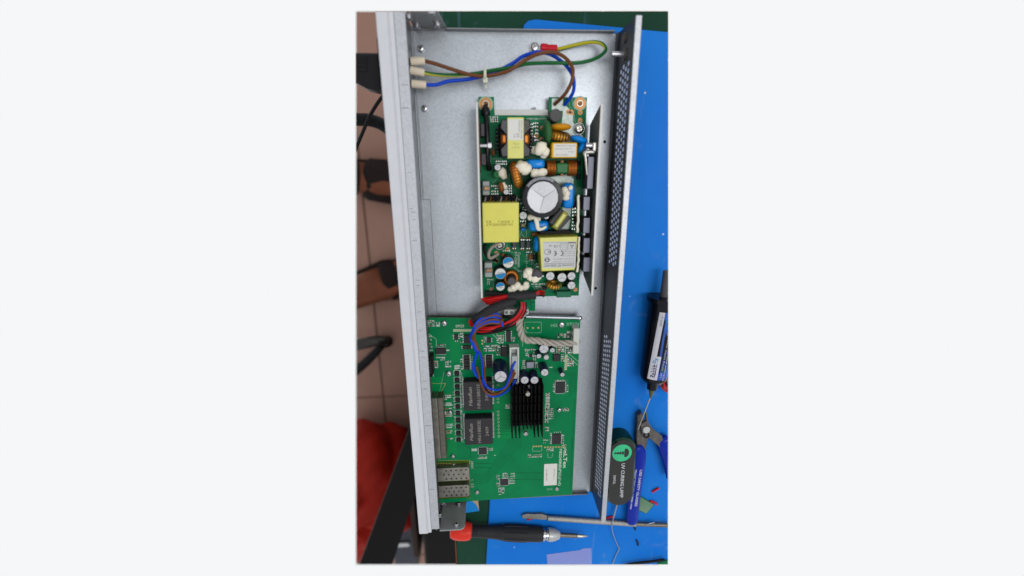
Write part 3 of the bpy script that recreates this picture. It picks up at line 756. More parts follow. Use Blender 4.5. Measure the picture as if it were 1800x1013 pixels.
for c in ((5, 45, 255, 115, 315, 3, 4), (5, 130, 275, 158, 312, 1, 2, 1.4, 2.4), (5, 50, 380, 92, 530, 1, 5, 1.1, 3.2), (5, 335, 360, 360, 480, 1, 5, 1.2, 2), (5, 285, 425, 345, 445, 2, 1),
          (5, 205, 600, 255, 660, 2, 3, 1.2, 2), (5, 285, 635, 330, 690, 2, 3, 1.3, 2), (5, 335, 700, 352, 1000, 1, 14, .8, 1.6), (5, 655, 380, 700, 455, 2, 6, .8, 2), (5, 770, 400, 800, 440, 1, 4, .8, 1.6),
          (5, 530, 465, 650, 525, 5, 3, 1.1, 2), (5, 540, 395, 550, 450, 1, 3), (5, 880, 510, 912, 580, 1, 4, 1, 2), (5, 950, 520, 975, 600, 1, 5, 1, 2), (5, 1150, 480, 1210, 530, 3, 3, 1.2, 2.2), (5, 1150, 370, 1290, 410, 5, 2, 1.6, 2.6),
          (5, 1060, 875, 1085, 1000, 1, 14, .7, 3.0), (5, 1185, 690, 1190, 700, 1, 1), (5, 865, 640, 885, 670, 1, 2), (5, 1085, 645, 1115, 665, 2, 1, 1, 1.4), (5, 1200, 1000, 1240, 1012, 2, 1),
          (6, 180, 20, 255, 65, 2, 3, 1, 3), (6, 190, 130, 260, 210, 1, 5, .8, 6), (6, 195, 265, 270, 305, 1, 3, .8, 6), (6, 195, 385, 270, 402, 1, 1, .9, 6), (6, 340, 20, 352, 425, 1, 22, .7, 1.2),
          (6, 430, 475, 472, 498, 2, 2), (6, 565, 470, 608, 495, 3, 2, .8, 1.2), (6, 475, 545, 560, 565, 5, 2, .7, 1.2), (6, 640, 765, 668, 800, 2, 3, .6, 1.2), (6, 745, 680, 795, 780, 3, 5, .9, 1.5), (6, 690, 680, 735, 735, 3, 4, .8, 1.3),
          (6, 655, 805, 708, 868, 2, 6, .8, 2.2), (6, 415, 580, 450, 650, 1, 4, .9, 1.8), (6, 415, 730, 450, 810, 1, 4, .9, 1.8), (6, 1050, 120, 1080, 260, 1, 12, .8, 2.6), (6, 1085, 130, 1120, 230, 2, 6, .9, 1.6), (6, 1050, 290, 1085, 330, 2, 3, 1, 1.5),
          (6, 1190, 355, 1210, 440, 1, 4), (6, 1040, 395, 1075, 435, 2, 2), (6, 905, 520, 1025, 555, 8, 2, .9, 1.2), (6, 1065, 475, 1125, 500, 4, 2, .9, 1.2), (6, 715, 100, 755, 140, 2, 3, .9, 1.4), (6, 1205, 135, 1255, 160, 2, 2, 1.2, 2), (6, 1130, 330, 1180, 350, 3, 1)):
    cluster(*c)
for c in ((5, 60, 540, 100, 560, 2, 1, 1, 2), (5, 140, 455, 205, 480, 5, 1, .8, 1.4), (5, 130, 560, 205, 585, 5, 1, .8, 1.4), (5, 165, 575, 200, 600, 2, 2, .9, 1.4), (5, 215, 505, 240, 535, 1, 2, 1, 2), (5, 110, 600, 145, 665, 1, 4, 1, 2.6), (5, 420, 560, 435, 680, 1, 6, .9, 1.6), (5, 338, 560, 352, 680, 1, 6, .9, 1.6), (5, 520, 560, 545, 670, 1, 6, .9, 1.6), (5, 610, 470, 670, 500, 3, 2, 1, 1.8),
          (5, 640, 380, 660, 450, 1, 5, .8, 1.4), (5, 880, 500, 975, 515, 5, 1, 1, 1.6), (5, 860, 590, 885, 640, 1, 3, 1.1, 1.8), (5, 965, 610, 990, 680, 1, 4, 1, 1.8), (5, 1085, 470, 1110, 500, 2, 1, 1, 1.6), (5, 1190, 540, 1220, 610, 2, 4, 1, 1.6), (5, 1240, 580, 1290, 650, 3, 4, 1.2, 2), (5, 1225, 480, 1290, 540, 3, 3, 1.4, 2.4), (5, 1240, 350, 1285, 385, 2, 2, 1.4, 2.4), (5, 1130, 760, 1230, 775, 5, 1, .8, 1.3), (5, 1232, 800, 1250, 870, 1, 4, .8, 1.4),
          (5, 1120, 790, 1135, 870, 1, 4, .8, 1.4), (5, 640, 480, 675, 560, 2, 4, .9, 1.6), (5, 275, 860, 290, 1000, 1, 7, .7, 1.2), (6, 280, 10, 292, 420, 1, 16, .7, 1.2), (6, 610, 505, 640, 560, 1, 3, .8, 1.3), (6, 640, 700, 665, 740, 2, 3, .8, 1.2), (6, 1090, 340, 1110, 440, 1, 6, .8, 1.4), (6, 1195, 440, 1230, 455, 2, 1, 1, 1.5), (6, 205, 85, 260, 115, 1, 3, .8, 5), (6, 205, 320, 265, 350, 1, 2, .8, 5)):
    cluster(*c)
for pts in ([(945, 470), (945, 500), (1025, 500), (1025, 470)], [(1075, 520), (1075, 555), (1110, 555), (1115, 520)]): m.line(pl(6, pts), .35, T2, 'silk_soft')
m.build('tiny_components', board, kind='stuff')

# ================================================================== POWER SUPPLY
sx0, sx1 = 50.2, 136.; 
ps_top = L(3, 180, 58, PZ).y; ps_bot = L(4, 900, 965, PZ).y
n0 = L(3, 260, 233, PZ); n1 = L(3, 768, 233, PZ)
poly = [(sx0, ps_bot), (sx1, ps_bot), (sx1, ps_top), (n1.x, ps_top), (n1.x, n1.y), (n0.x, n1.y), (n0.x, ps_top), (sx0, ps_top)]
psu = MB().prism(poly, PZ - 1.6, PZ, 'pcb_edge', top='pcb_dark').build('power_supply_board', sw)
MB().box(n0.x + .2, n1.x - .3, n1.y + .1, n1.y + 4.4, PZ - 2.2, PZ - 1.0, 'insulator_white', ch=.2).build('insulator_sheet', psu)
# tinned ground area with traces
m = MB(); PT = PZ + .04
def pq(pts): return [tuple(L(3, x, y, PT).xy) for x, y in pts]
for q_ in ([(800, 75), (905, 75), (905, 190), (800, 190)], [(905, 120), (960, 170), (1000, 225), (1000, 300), (890, 330), (905, 190)], [(890, 330), (1000, 300), (1090, 430), (1060, 470), (900, 490)],
           [(770, 815), (960, 780), (1005, 830), (990, 1000), (900, 1000)], [(900, 1000), (995, 1000), (970, 1200), (900, 1200)], [(880, 1200), (975, 1200), (950, 1330), (860, 1330)]):
    m.prism(pq(q_), PZ - .1, PT, 'solder_white')
for pts in ([(960, 70), (965, 150), (1000, 190), (1020, 300)], [(990, 70), (995, 140), (1020, 180)], [(1010, 330), (1090, 330)], [(650, 300), (650, 480)], [(660, 330), (660, 470)], [(230, 480), (230, 640), (210, 700)], [(240, 640), (330, 640), (380, 700)], [(250, 860), (330, 790)], [(370, 700), (400, 760), (400, 860)], [(690, 240), (820, 240)]):
    m.line(pq(pts), .35, PT + .03, 'silk_soft')
def pq4(pts): return [tuple(L(4, x, y, PT).xy) for x, y in pts]
for pts in ([(500, 290), (500, 420)], [(515, 300), (515, 380), (545, 420)], [(530, 310), (560, 340), (560, 420)], [(430, 690), (490, 740)], [(450, 690), (510, 740), (520, 850)], [(380, 480), (380, 540), (440, 560)], [(190, 900), (250, 900), (250, 800)], [(620, 880), (740, 890)], [(540, 640), (620, 640), (660, 700)]):
    m.line(pq4(pts), .35, PT + .03, 'silk_soft')
m.build('solder_tracks', psu, kind='stuff')
p = L(4, 492, 625, PT); MB().text('Comtronic', (p.x, p.y, PT + .04), 13.5, -90, 'silkscreen', height=2.4, bold=.01).build('printed_text', psu)
p = L(4, 462, 610, PT); MB().text('NT-0260', (p.x, p.y, PT + .04), 11, -90, 'silkscreen', height=2.2, bold=.01).build('printed_text', psu)
p = L(3, 655, 262, PT); MB().text('Input:100-240V', (p.x, p.y, PT + .04), 16, 180, 'silkscreen', height=1.8, bold=.01).build('printed_text', psu)
p = L(4, 565, 640, PT); MB().text('RC=A 4', (p.x, p.y, PT + .04), 10, -90, 'silk_soft', height=2).build('printed_text', psu)
# mounting pads
for v, x, y, R_ in ((3, 182, 128, 5.4), (3, 1063, 120, 5.0)):
    p = L(v, x, y, PT); q = MB().cyl((p.x, p.y, PZ), R_ * 1.08, .1, 'silk_soft', n=24); q.cyl((p.x, p.y, PZ + .1), R_ * .9, .1, 'copper_pad', n=24); q.lathe((p.x, p.y, PZ + .2), (0, 0, 1), [(R_ * .52, 0), (R_ * .5, .3), (R_ * .38, .3), (R_ * .36, -1), (0, -1)], ['steel', 'steel', 'steel_dark', 'hole_black'], 18)
    q.build('mounting_pad', psu)
for v, x, y, r in ((3, 1060, 357, 3.6), (4, 312, 492, 3.2)):
    p = L(v, x, y, PZ + 3); q = MB().ring((p.x, p.y, PZ + .1), r * 1.25, .6, 'tin', N=18, n=5); q.lathe((p.x, p.y, PZ), (0, 0, 1), [(r, 0), (r, 2), (r * .6, 2.9), (0, 2.9)], 'steel', 18)
    q.box(p.x - r * .6, p.x + r * .6, p.y - .3, p.y + .3, PZ + 2.4, PZ + 3.1, 'steel_dark', rot=.3); q.box(p.x - r * .6, p.x + r * .6, p.y - .3, p.y + .3, PZ + 2.4, PZ + 3.12, 'steel_dark', rot=1.87); q.build('screw', psu)
for v, x, y in ((4, 280, 565), (4, 280, 635), (4, 230, 905), (3, 1065, 205), (3, 1065, 280), (3, 955, 200), (3, 985, 205), (3, 705, 350), (3, 700, 455), (3, 655, 420), (4, 385, 528), (4, 1020, 905)):
    p = L(v, x, y, PT); MB().cyl((p.x, p.y, PZ), 1.9, .12, 'copper_pad', n=14).blob((p.x, p.y, PZ + .1), (.9, .9, .7), 'tin', nu=8, nv=5).build('solder_joint', psu)
# heatsinks
HS = 36.
ya = at(835, 180, HS).y; yb = at(848, 525, HS).y; xl = 48.4
lh = MB().box(xl, xl + 1.6, yb, ya, PZ - 1, HS, 'aluminium_grey', ch=.1, top='heatsink_edge').build('left_heatsink', psu)
m = MB(); m.prism([(0, 0), (1, 0), (1, 1), (0, 1)], 0, 1, 'copper_red') if False else None
a0 = L(3, 100, 250, 30).y; a1 = L(3, 150, 780, 30).y
m = MB(); m.add([(xl + 2.2, a0, 26), (xl + 2.2, a1, 12), (xl + 2.2, a1 + 5, 30), (xl + 2.2, a0 - 3, 32), (xl + 1.8, a0, 26), (xl + 1.8, a1, 12), (xl + 1.8, a1 + 5, 30), (xl + 1.8, a0 - 3, 32)], [(0, 1, 2, 3), (7, 6, 5, 4), (0, 4, 5, 1), (1, 5, 6, 2), (2, 6, 7, 3), (3, 7, 4, 0)], 'copper_red')
m.build('insulating_film', lh)
xr = 140.0; ra = at(1055, 183, HS).y; rb = at(1040, 520, HS).y
m = MB(); pts = [(ra - 12, PZ - 3), (rb + 10, PZ - 3), (rb, HS), (ra, HS)]
m.add([(xr, y, z) for y, z in pts] + [(xr + 1.6, y, z) for y, z in pts], [(0, 1, 2, 3), (7, 6, 5, 4), (0, 4, 5, 1), (1, 5, 6, 2), (3, 7, 4, 0)], 'aluminium_grey'); m.add([(xr, rb, HS), (xr + 1.6, rb, HS), (xr + 1.6, ra, HS), (xr, ra, HS)], [(0, 1, 2, 3)], 'heatsink_edge')
rh = m.build('right_heatsink', psu)
# power transistors on both heatsinks
def transistor(v, a_, b_, c_, d_, z, x_wall, side, parent, mt='chip_black', top='lavender_grey', name='transistor', x0=None, x1=None, zb=PZ + 6):
    rx0, rx1, y0, y1 = rect(v, a_, b_, c_, d_, z); x0 = rx0 if x0 is None else x0; x1 = rx1 if x1 is None else x1
    m = MB(); m.box(x0, x1, y0, y1, zb, z, mt, ch=.6, top=top)
    for k in range(3):
        y = y0 + (y1 - y0) * (k + .5) / 3; m.box((x0 + x1) / 2 - .3, (x0 + x1) / 2 + .3, y - .4, y + .4, PZ, zb + .1, 'tin')
    return m.build(name, parent)
for b_, d_ in ((30, 165), (228, 380), (418, 565), (600, 742)):
    transistor(4, 1092, b_, 1160, d_, 27, xr, 1, psu)
transistor(3, 1130, 615, 1195, 925, 30, xr, 1, psu, name='bridge_rectifier')
transistor(3, 128, 305, 172, 432, 25, xl, -1, psu, top='chip_grey'); transistor(3, 134, 588, 186, 702, 25, xl, -1, psu, top='chip_grey')
for v, y0_, y1_ in ((3, 850, 980), (4, 655, 790)):
    x0, x1, ya_, yb_ = rect(v, 150 if v == 3 else 170, y0_, 215 if v == 3 else 240, y1_, 20)
    m = MB().box(x0, x1, ya_, yb_, PZ, 20, 'connector_clear', ch=.6); yc = (ya_ + yb_) / 2
    m.box(x0 + 1, x1 + .5, yc - 2, yc + 2, 20, 21, 'steel_dark', ch=.3); m.box(x0 + 1.5, x1 - .5, yc - .6, yc + .6, 21, 21.4, 'copper_pad')
    m.build('clear_terminal', psu)
p = L(3, 165, 517, 22); MB().cyl((xl + 1.6, p.y, 22), 1.6, 6, 'tin', (1, 0, 0), 12).box(p.x + 2, p.x + 6.5, p.y - 2.2, p.y + 2.2, 20, 24, 'zinc', ch=.8).build('heatsink_screw', psu)
# spring clip on the bridge rectifier
a_ = L(3, 1195, 490, 30); c_ = L(3, 1130, 790, 31)
m = MB(); m.box(xr - 3, xr - .1, L(3, 1200, 570, 30).y, L(3, 1200, 485, 30).y, 22, 31, 'steel', ch=.5)
P = [(xr - 2, L(3, 1190, 575, 31).y, 29.5), (xr - 9, L(3, 1120, 580, 31).y, 31), (L(3, 1115, 630, 31.2).x, L(3, 1115, 630, 31.2).y, 31.4), (L(3, 1130, 790, 31).x, c_.y, 30.6)]
m.tube(P, lambda t: 2.0 * (1 - .6 * t), 'steel', n=8); m.cyl((L(3, 1120, 515, 28).x, L(3, 1120, 515, 28).y, 27), 2.2, 10, 'zinc', (1, 0, 0), 14, ch=.5)
m.build('spring_clip', psu)
for y0_, y1_ in ((20, 370), (410, 740)):
    m = MB(); a_ = L(4, 1052, y0_, 26); c_ = L(4, 1040, y1_, 26); n = 12; pts = []
    for k in range(n + 1):
        q = a_.lerp(c_, k / n); pts.append((q.x + random.uniform(-.4, .4), q.y, 26 + random.uniform(-.6, .6)))
    m.tube(pts, 1.1, 'silicone', n=6, sub=3); m.build('thermal_pad', psu)
# transformer with label
x0, x1, y0, y1 = rect(3, 385, 250, 537, 635, 34); X0, X1, Y0, Y1 = rect(3, 318, 258, 605, 640, 32.5)
m = MB(); m.box(X0 - .5, X1 + .5, Y0 + 2, Y1 - 2, PZ + .1, 15, 'black_plastic', ch=.6)
w = (Y1 - Y0)
m.prism([(x0 - 4.4, Y0 + 1.5), (x1 + 4.4, Y0 + 1.5), (x1 + 5.3, Y0 + w * .24), (x1 + 1.2, Y0 + w * .40), (x1 + 1.2, Y0 + w * .60), (x1 + 5.3, Y0 + w * .76), (x1 + 4.4, Y1 - .8), (x0 - 4.4, Y1 - .8), (x0 - 5.3, Y0 + w * .76), (x0 - 1.2, Y0 + w * .60), (x0 - 1.2, Y0 + w * .40), (x0 - 5.3, Y0 + w * .24)], 15, 32.4, 'black_plastic', top='ferrite', ch=.6)
m.box(x0 - 6.4, x1 + 6.4, Y0 + w * .18, Y0 + w * .82, PZ + .1, 24, 'black_plastic', ch=1.5)
for k in range(7):
    for xx in (x0 - 7.2, x1 + 7.2): m.box(xx - .7, xx + .7, Y0 + w * (.2 + k * .1) - .5, Y0 + w * (.2 + k * .1) + .5, PZ, 20, 'chip_grey', ch=.2)
m.box(x0 - 4.6, x1 + 4.6, (Y0 + Y1) / 2 - 3.8, (Y0 + Y1) / 2 + 3.8, 16, 30.4, 'copper', ch=1.4)
trf = m.build('main_transformer', psu)
m = MB(); ym = y0 + (y1 - y0) * .45
m.box(x0, x1, y0, y1, PZ + 8, 33.2, 'tape_yellow_pale', ch=.4); m.box(x0 + .3, x1 - .6, ym, y1 - 1.2, 33.1, 33.3, 'label_white')
m.text('NTR A1-W36-3AT', (x1 - 1.7, (ym + y1) / 2 - .5, 33.34), (y1 - ym) * .8, -90, 'ink', height=1.0); m.text('PQ3220', (x1 - 3.4, ym + (y1 - ym) * .6, 33.34), (y1 - ym) * .5, -90, 'ink', height=.9)
for k, (s_, yy) in enumerate((('98 11', .26), ('86 15', .16))): m.text(s_, ((x0 + x1) / 2 + .6, ym + (y1 - ym) * yy, 33.34), 4.2, 180, 'ink_soft', height=1.1)
m.text('2 4 7', ((x0 + x1) / 2, y0 + (y1 - y0) * .27, 33.24), 5.5, 180, 'ink_yellow', height=1.3); m.text('V 7L', ((x0 + x1) / 2 + .5, y0 + (y1 - y0) * .36, 33.24), 4.5, 180, 'ink_yellow', height=1.2)
m.build('tape_label', psu)
# yellow taped transformer
x0, x1, y0, y1 = rect(4, 150, 92, 491, 464, 33); m = MB()
m.box(x0 + .5, x1 - .5, y0 + .5, y1 + 4.6, PZ + .1, 14, 'black_plastic', ch=.6); m.box(x0, x1, y0, y1, PZ + 4, 33, 'tape_yellow', ch=.5)
for k in range(7): m.tube([(x0 + 2 + k * 4.2, y1 + .3, 24), (x0 + 3 + k * 4.2, y1 + 3, 20), (x0 + 2 + k * 4.4, y1 + 4, 13)], .55, ('wire_grey', 'copper', 'wire_black')[k % 3], n=6)
m.text('1.9DK1    E3', ((x0 + x1) / 2 - .8, (y0 + y1) / 2 + .9, 33.05), 21, 180, 'ink_yellow', height=1.8); m.text('04-000X0D67', ((x0 + x1) / 2 - 1, (y0 + y1) / 2 - 1.3, 33.05), 21, 180, 'ink_yellow', height=1.9)
m.add([(x1 - 8, y0 + .6, 33.04), (x1 - 6.8, y0 + .6, 33.04), (x1 - 4, y0 + 4.2, 33.04), (x1 - 5, y0 + 4.2, 33.04)], [(0, 1, 2, 3)], 'tape_yellow_pale')
m.build('taped_transformer', psu, 'square transformer wrapped in bright yellow tape with faint printed digits')
# rating label transformer
x0, x1, y0, y1 = rect(4, 690, 405, 1040, 735, 30); m = MB()
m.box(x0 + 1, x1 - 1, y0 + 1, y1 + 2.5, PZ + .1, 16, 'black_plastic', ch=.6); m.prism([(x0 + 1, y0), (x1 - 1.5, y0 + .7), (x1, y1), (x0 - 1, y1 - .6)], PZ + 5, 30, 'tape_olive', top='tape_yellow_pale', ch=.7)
lx0, lx1, ly0, ly1 = rect(4, 716, 455, 1025, 702, 30); z = 30.06
m.box(lx0, lx1, ly0, ly1, 29.6, z, 'label_grey'); z += .04; W_ = lx1 - lx0; H_ = ly1 - ly0
def lt(s, u, v_, ln, h_, mt='ink'): m.text(s, (lx0 + W_ * u, ly0 + H_ * v_, z), W_ * ln, 180, mt, height=h_)
lt('Comtronic NT-0260-54X1', .5, .09, .92, 2.1)
m.line([(lx0 + 1, ly0 + H_ * .17), (lx1 - 1, ly0 + H_ * .17)], .25, z, 'ink')
lt('Z-1DT-1M 1 OUTPUT', .62, .24, .66, .9, 'ink_soft'); lt('100-240VAC 50/60Hz 3A', .64, .34, .64, .9, 'ink_soft'); lt('54V MAX 2.4A', .78, .46, .38, .9, 'ink_soft'); lt('12V MAX 3.0A', .78, .55, .38, .9, 'ink_soft'); lt('5V MAX 0.6A', .80, .63, .34, .9, 'ink_soft')
m.ring((lx0 + W_ * .13, ly0 + H_ * .32, z), 1.7, .3, 'ink', N=20, n=4, flat=.1); m.line([(lx0 + W_ * .05, ly0 + H_ * .32), (lx0 + W_ * .21, ly0 + H_ * .32)], .5, z, 'ink')
for a0_ in (.31, .47): m.ring((lx0 + W_ * a0_, ly0 + H_ * .58, z), 1.7, .28, 'ink', axis=(0, 0, 1), N=16, n=4, flat=.1, a0=pi * 1.15 + (pi * 0), a1=pi * 2.85) if False else m.ring((lx0 + W_ * a0_, ly0 + H_ * .56, z), 1.8, .3, 'ink', N=14, n=4, flat=.1, a0=-pi * .0 - .5 * pi * .9 + MB_OFF, a1=.5 * pi * .9 + MB_OFF) if 'MB_OFF' in globals() else None
el = [(lx0 + W_ * .14 + 2.7 * cos(t), ly0 + H_ * .62 + 2.2 * sin(t)) for t in [k * pi / 12 for k in range(25)]]; m.line(el, .28, z, 'ink')
for k in range(3):
    m.line([(lx0 + W_ * .14 + .1 + k * .75 + .55 * cos(t), ly0 + H_ * .62 + 1.0 * sin(t)) for t in [-1.3 + q * 2.6 / 8 for q in range(9)]], .25, z, 'ink')
for a0_ in (.40, .60):
    m.line([(lx0 + W_ * (a0_ - .07) + 2.0 * cos(t), ly0 + H_ * .56 + 2.0 * sin(t)) for t in [-1.3 + q * 2.6 / 10 for q in range(11)]], .6, z, 'ink')
m.line([(lx0 + W_ * .33 + .2, ly0 + H_ * .56), (lx0 + W_ * .33 + 2, ly0 + H_ * .56)], .5, z, 'ink')
lt('UL', .37, .82, .12, 2.0); lt('c', .49, .84, .03, 1.2); lt('us', .22, .85, .08, 1.1)
bx = [(lx0 + W_ * .76, ly0 + H_ * .72), (lx0 + W_ * .98, ly0 + H_ * .72), (lx0 + W_ * .98, ly0 + H_ * .97), (lx0 + W_ * .76, ly0 + H_ * .97), (lx0 + W_ * .76, ly0 + H_ * .72)]; m.line(bx, .2, z, 'ink_soft')
m.line([(lx0 + W_ * .77, ly0 + H_ * .95), (lx0 + W_ * .97, ly0 + H_ * .95)], .9, z, 'ink_soft')
tr = [(lx0 + W_ * .87, ly0 + H_ * .76), (lx0 + W_ * .82, ly0 + H_ * .86), (lx0 + W_ * .92, ly0 + H_ * .86), (lx0 + W_ * .87, ly0 + H_ * .76)]; m.line(tr, .4, z, 'ink')
bx = [(lx0 + W_ * .52, ly0 + H_ * .69), (lx0 + W_ * .73, ly0 + H_ * .69), (lx0 + W_ * .73, ly0 + H_ * .97), (lx0 + W_ * .52, ly0 + H_ * .97), (lx0 + W_ * .52, ly0 + H_ * .69)]; m.line(bx, .2, z, 'ink_soft')
lt('CAUTION', .63, .92, .18, .8, 'ink_soft'); lt('For use with', .63, .84, .18, .7, 'ink_soft'); lt('class I only', .63, .77, .18, .7, 'ink_soft')
m.line([(lx0 + .5, ly0 + H_ * .97), (lx0 + W_ * .5, ly0 + H_ * .97)], .18, z, 'ink_soft')
m.build('labelled_transformer', psu, 'pale yellow wrapped transformer with a printed rating label upside down')
# big bulk capacitor
p = L(4, 715, 42, 33); r = 20.5 * .78; h = 33 - PZ
m = MB(); m.lathe((p.x, p.y, PZ), (0, 0, 1), [(r, .1), (r, h - 1.4), (r * .97, h - .3), (r * .80, h), (r * .78, h - .4), (r * .74, h - 1.4), (0, h - 1.45)], ['cap_sleeve_dark'] * 4 + ['cap_top'] * 2, 40)
angs = (.55, 2.5, 4.5, .55 + 2 * pi); zc_ = 33.0 - .9
for k in range(3):
    for q in range(6):
        t0_ = angs[k] + (angs[k + 1] - angs[k]) * q / 6; t1_ = angs[k] + (angs[k + 1] - angs[k]) * (q + 1) / 6; dz = .55 * sin(pi * (q + .0) / 6); dz1 = .55 * sin(pi * (q + 1.) / 6)
        m.add([(p.x + 1, p.y, zc_), (p.x + r * .76 * cos(t0_), p.y + r * .76 * sin(t0_), zc_ + .5 + dz), (p.x + r * .76 * cos(t1_), p.y + r * .76 * sin(t1_), zc_ + .5 + dz1)], [(0, 1, 2)], 'cap_top')
    m.line([(p.x + 1, p.y), (p.x + r * .72 * cos(angs[k]), p.y + r * .72 * sin(angs[k]))], .3, zc_ + .42, 'cap_groove')
for k in range(26):
    t = 1.0 + k * .06; m.line([(p.x + r * .86 * cos(t), p.y + r * .86 * sin(t)), (p.x + r * .97 * cos(t), p.y + r * .97 * sin(t))], .3, 33.02 - .1, 'print_white')
m.build('bulk_capacitor', psu)
# round parts
p = L(3, 838, 232, 22); MB().lathe((p.x, p.y, PZ), (0, 0, 1), [(4.6, 1), (4.8, 2), (4.8, 13), (4.3, 14), (0, 14)], 'thermistor', 22).build('round_fuse', psu)
def disc(v, x, y, z, r, th, axis, mt, name):
    p = L(v, x, y, z); m = MB(); a = Vector(axis).normalized(); u = Vector((0, 0, 1)); w = a.cross(u)
    M = Matrix((w, a, u)).transposed(); m.blob(p, (r, th, r), mt, M=M, nu=18, nv=10)
    for s in (-1, 1):
        q = p + w * (r * .45 * s); m.tube([(q.x, q.y, p.z - r * .7), (q.x, q.y, PZ)], .4, 'tin', n=6, sub=0)
    return m.build(name, psu)
disc(3, 757, 385, 21, 8.6, 3.6, (1, .1, 0), 'green_epoxy', 'varistor'); disc(3, 882, 342, 20, 8.4, 2.8, (0, 1, 0), 'orange_epoxy', 'yellow_disc_capacitor')
disc(3, 1050, 458, 20, 7.4, 2.8, (.25, 1, 0), 'blue_epoxy', 'blue_disc_capacitor'); disc(3, 1075, 530, 20, 5.2, 2.6, (1, -.6, 0), 'blue_epoxy', 'blue_disc_capacitor')
disc(4, 655, 480, 19, 6.6, 2.6, (1, 0, 0), 'blue_epoxy', 'blue_disc_capacitor')
def blockcap(v, a_, b_, c_, d_, z, name, mt='blue_epoxy', rot=0.):
    x0, x1, y0, y1 = rect(v, a_, b_, c_, d_, z); M = MB(); M.blob(((x0 + x1) / 2, (y0 + y1) / 2, (PZ + z) / 2), ((x1 - x0) / 2, (y1 - y0) / 2, (z - PZ) / 2), mt, nu=28, nv=16, e=.5)
    return M.build(name, psu)
blockcap(3, 555, 640, 742, 735, 24, 'blue_film_capacitor'); blockcap(3, 905, 865, 1020, 1110, 23, 'blue_film_capacitor'); blockcap(4, 585, 262, 775, 365, 23, 'blue_film_capacitor')
def goo(pts, r, name='silicone_blob'):
    m = MB()
    for i, (v, x, y, z) in enumerate(pts):
        p = L(v, x, y, z); k = .88 * (r[i] if isinstance(r, (list, tuple)) else r)
        m.blob(p, (k * random.uniform(.9, 1.2), k * random.uniform(.85, 1.1), k * .8), 'silicone', rot=random.uniform(0, 3), lump=.06, seed=int(x))
    return m
goo([(3, 690, 545, 24), (3, 735, 570, 23), (3, 640, 560, 22), (3, 725, 605, 20)], [6, 4.2, 3.6, 3]).build('silicone_blob', psu)
goo([(3, 520, 715, 25), (3, 560, 740, 25)], [6.2, 5]).build('silicone_blob', psu); goo([(3, 640, 775, 24), (3, 690, 775, 24), (3, 725, 765, 24)], [4.4, 4.6, 3.6]).build('silicone_blob', psu)
goo([(3, 335, 770, 17), (3, 350, 800, 16)], [4, 3]).build('silicone_blob', psu); goo([(3, 355, 905, 17), (3, 345, 885, 17)], [2.8, 2.4]).build('silicone_blob', psu)
goo([(3, 920, 935, 24), (3, 935, 965, 24), (3, 930, 1000, 24), (3, 975, 910, 24)], [3.4, 4, 3.4, 2.4]).build('silicone_blob', psu)
m = MB(); m.tube([L(4, 590, 225, 22), L(4, 640, 225, 25), L(4, 660, 280, 25.5), L(4, 672, 335, 25), L(4, 710, 335, 24.6), L(4, 745, 315, 24)], lambda t: 2.4 - 1.4 * t, 'silicone', n=8); m.build('silicone_blob', psu)
goo([(4, 600, 230, 21), (4, 670, 240, 21)], [3, 3]).build('silicone_blob', psu)
goo([(4, 585, 735, 20), (4, 560, 760, 19), (4, 600, 790, 20), (4, 640, 800, 21), (4, 660, 785, 22)], [4.6, 3.6, 4.2, 4.4, 4]).build('silicone_blob', psu)
goo([(4, 415, 905, 15), (4, 440, 890, 16), (4, 475, 870, 16), (4, 510, 890, 15), (4, 550, 880, 15), (4, 560, 850, 15)], [3.6, 3.6, 4, 3.6, 3.8, 2.6]).build('silicone_blob', psu)
m = MB(); p = L(4, 660, 760, 22); m.blob(p, (4.6, 5, 3), 'chip_grey', lump=.05, seed=3); m.tube([L(4, 690, 780, 22), L(4, 720, 775, 21)], 1.2, 'tin', n=6, sub=0); m.build('grey_thermistor', psu)
# yellow box capacitor, common mode choke, toroids
x0, x1, y0, y1 = rect(3, 800, 487, 1038, 630, 27); m = MB(); m.box(x0, x1, y0, y1, PZ + .2, 27, 'box_yellow', ch=.7); m.box(x0 + 1.5, x1 - 1, y0 + .8, y1 - .9, 26.9, 27.06, 'label_white')
for k in range(4): m.text(('MKP-X2 1.0uF K', '275VAC 40/110', '0.47', 'EN132400')[k], ((x0 + x1) / 2 + (1, -1, 5, -2)[k], y1 - 2.4 - k * 2.2, 27.1), (15, 13, 4, 9)[k], 0, 'ink_soft', height=.9)
m.build('yellow_box_capacitor', psu)
x0, x1, y0, y1 = rect(3, 775, 660, 1025, 795, 24); m = MB(); c_ = ((x0 + x1) / 2, (y0 + y1) / 2, 16)
m.box(x0 + 1, x1 - 1, y0 + .6, y1 - .6, PZ + .1, 12, 'black_plastic', ch=.8)
for s in (-1, 1):
    for k in range(6): m.ring((c_[0] + s * (5.6 + k * 1.15), c_[1], 17.5), 4.6, 1.9, 'copper', axis=(1, 0, 0), N=18, n=6, flat=.33)
m.box(c_[0] - 5, c_[0] + 5, c_[1] - 4.2, c_[1] + 4.2, 12, 23.6, 'choke_green', ch=1.2); m.box(c_[0] - 1.2, c_[0] + 1.2, y0 - .6, y1 + .6, 12, 22, 'brown_epoxy', ch=.4)
m.build('common_mode_choke', psu)
p = L(3, 875, 425, 19); MB().ring(p, 5.4, 3.2, 'copper_gold', axis=(.15, 1, .25), wind=20, depth=.3, m2='wire_black').build('toroid_coil', psu)
p = L(3, 467, 790, 19); MB().ring(p, 7.4, 3.6, 'copper', axis=(1, .25, .1), wind=30, depth=.2, m2='copper_gold').build('toroid_coil', psu)
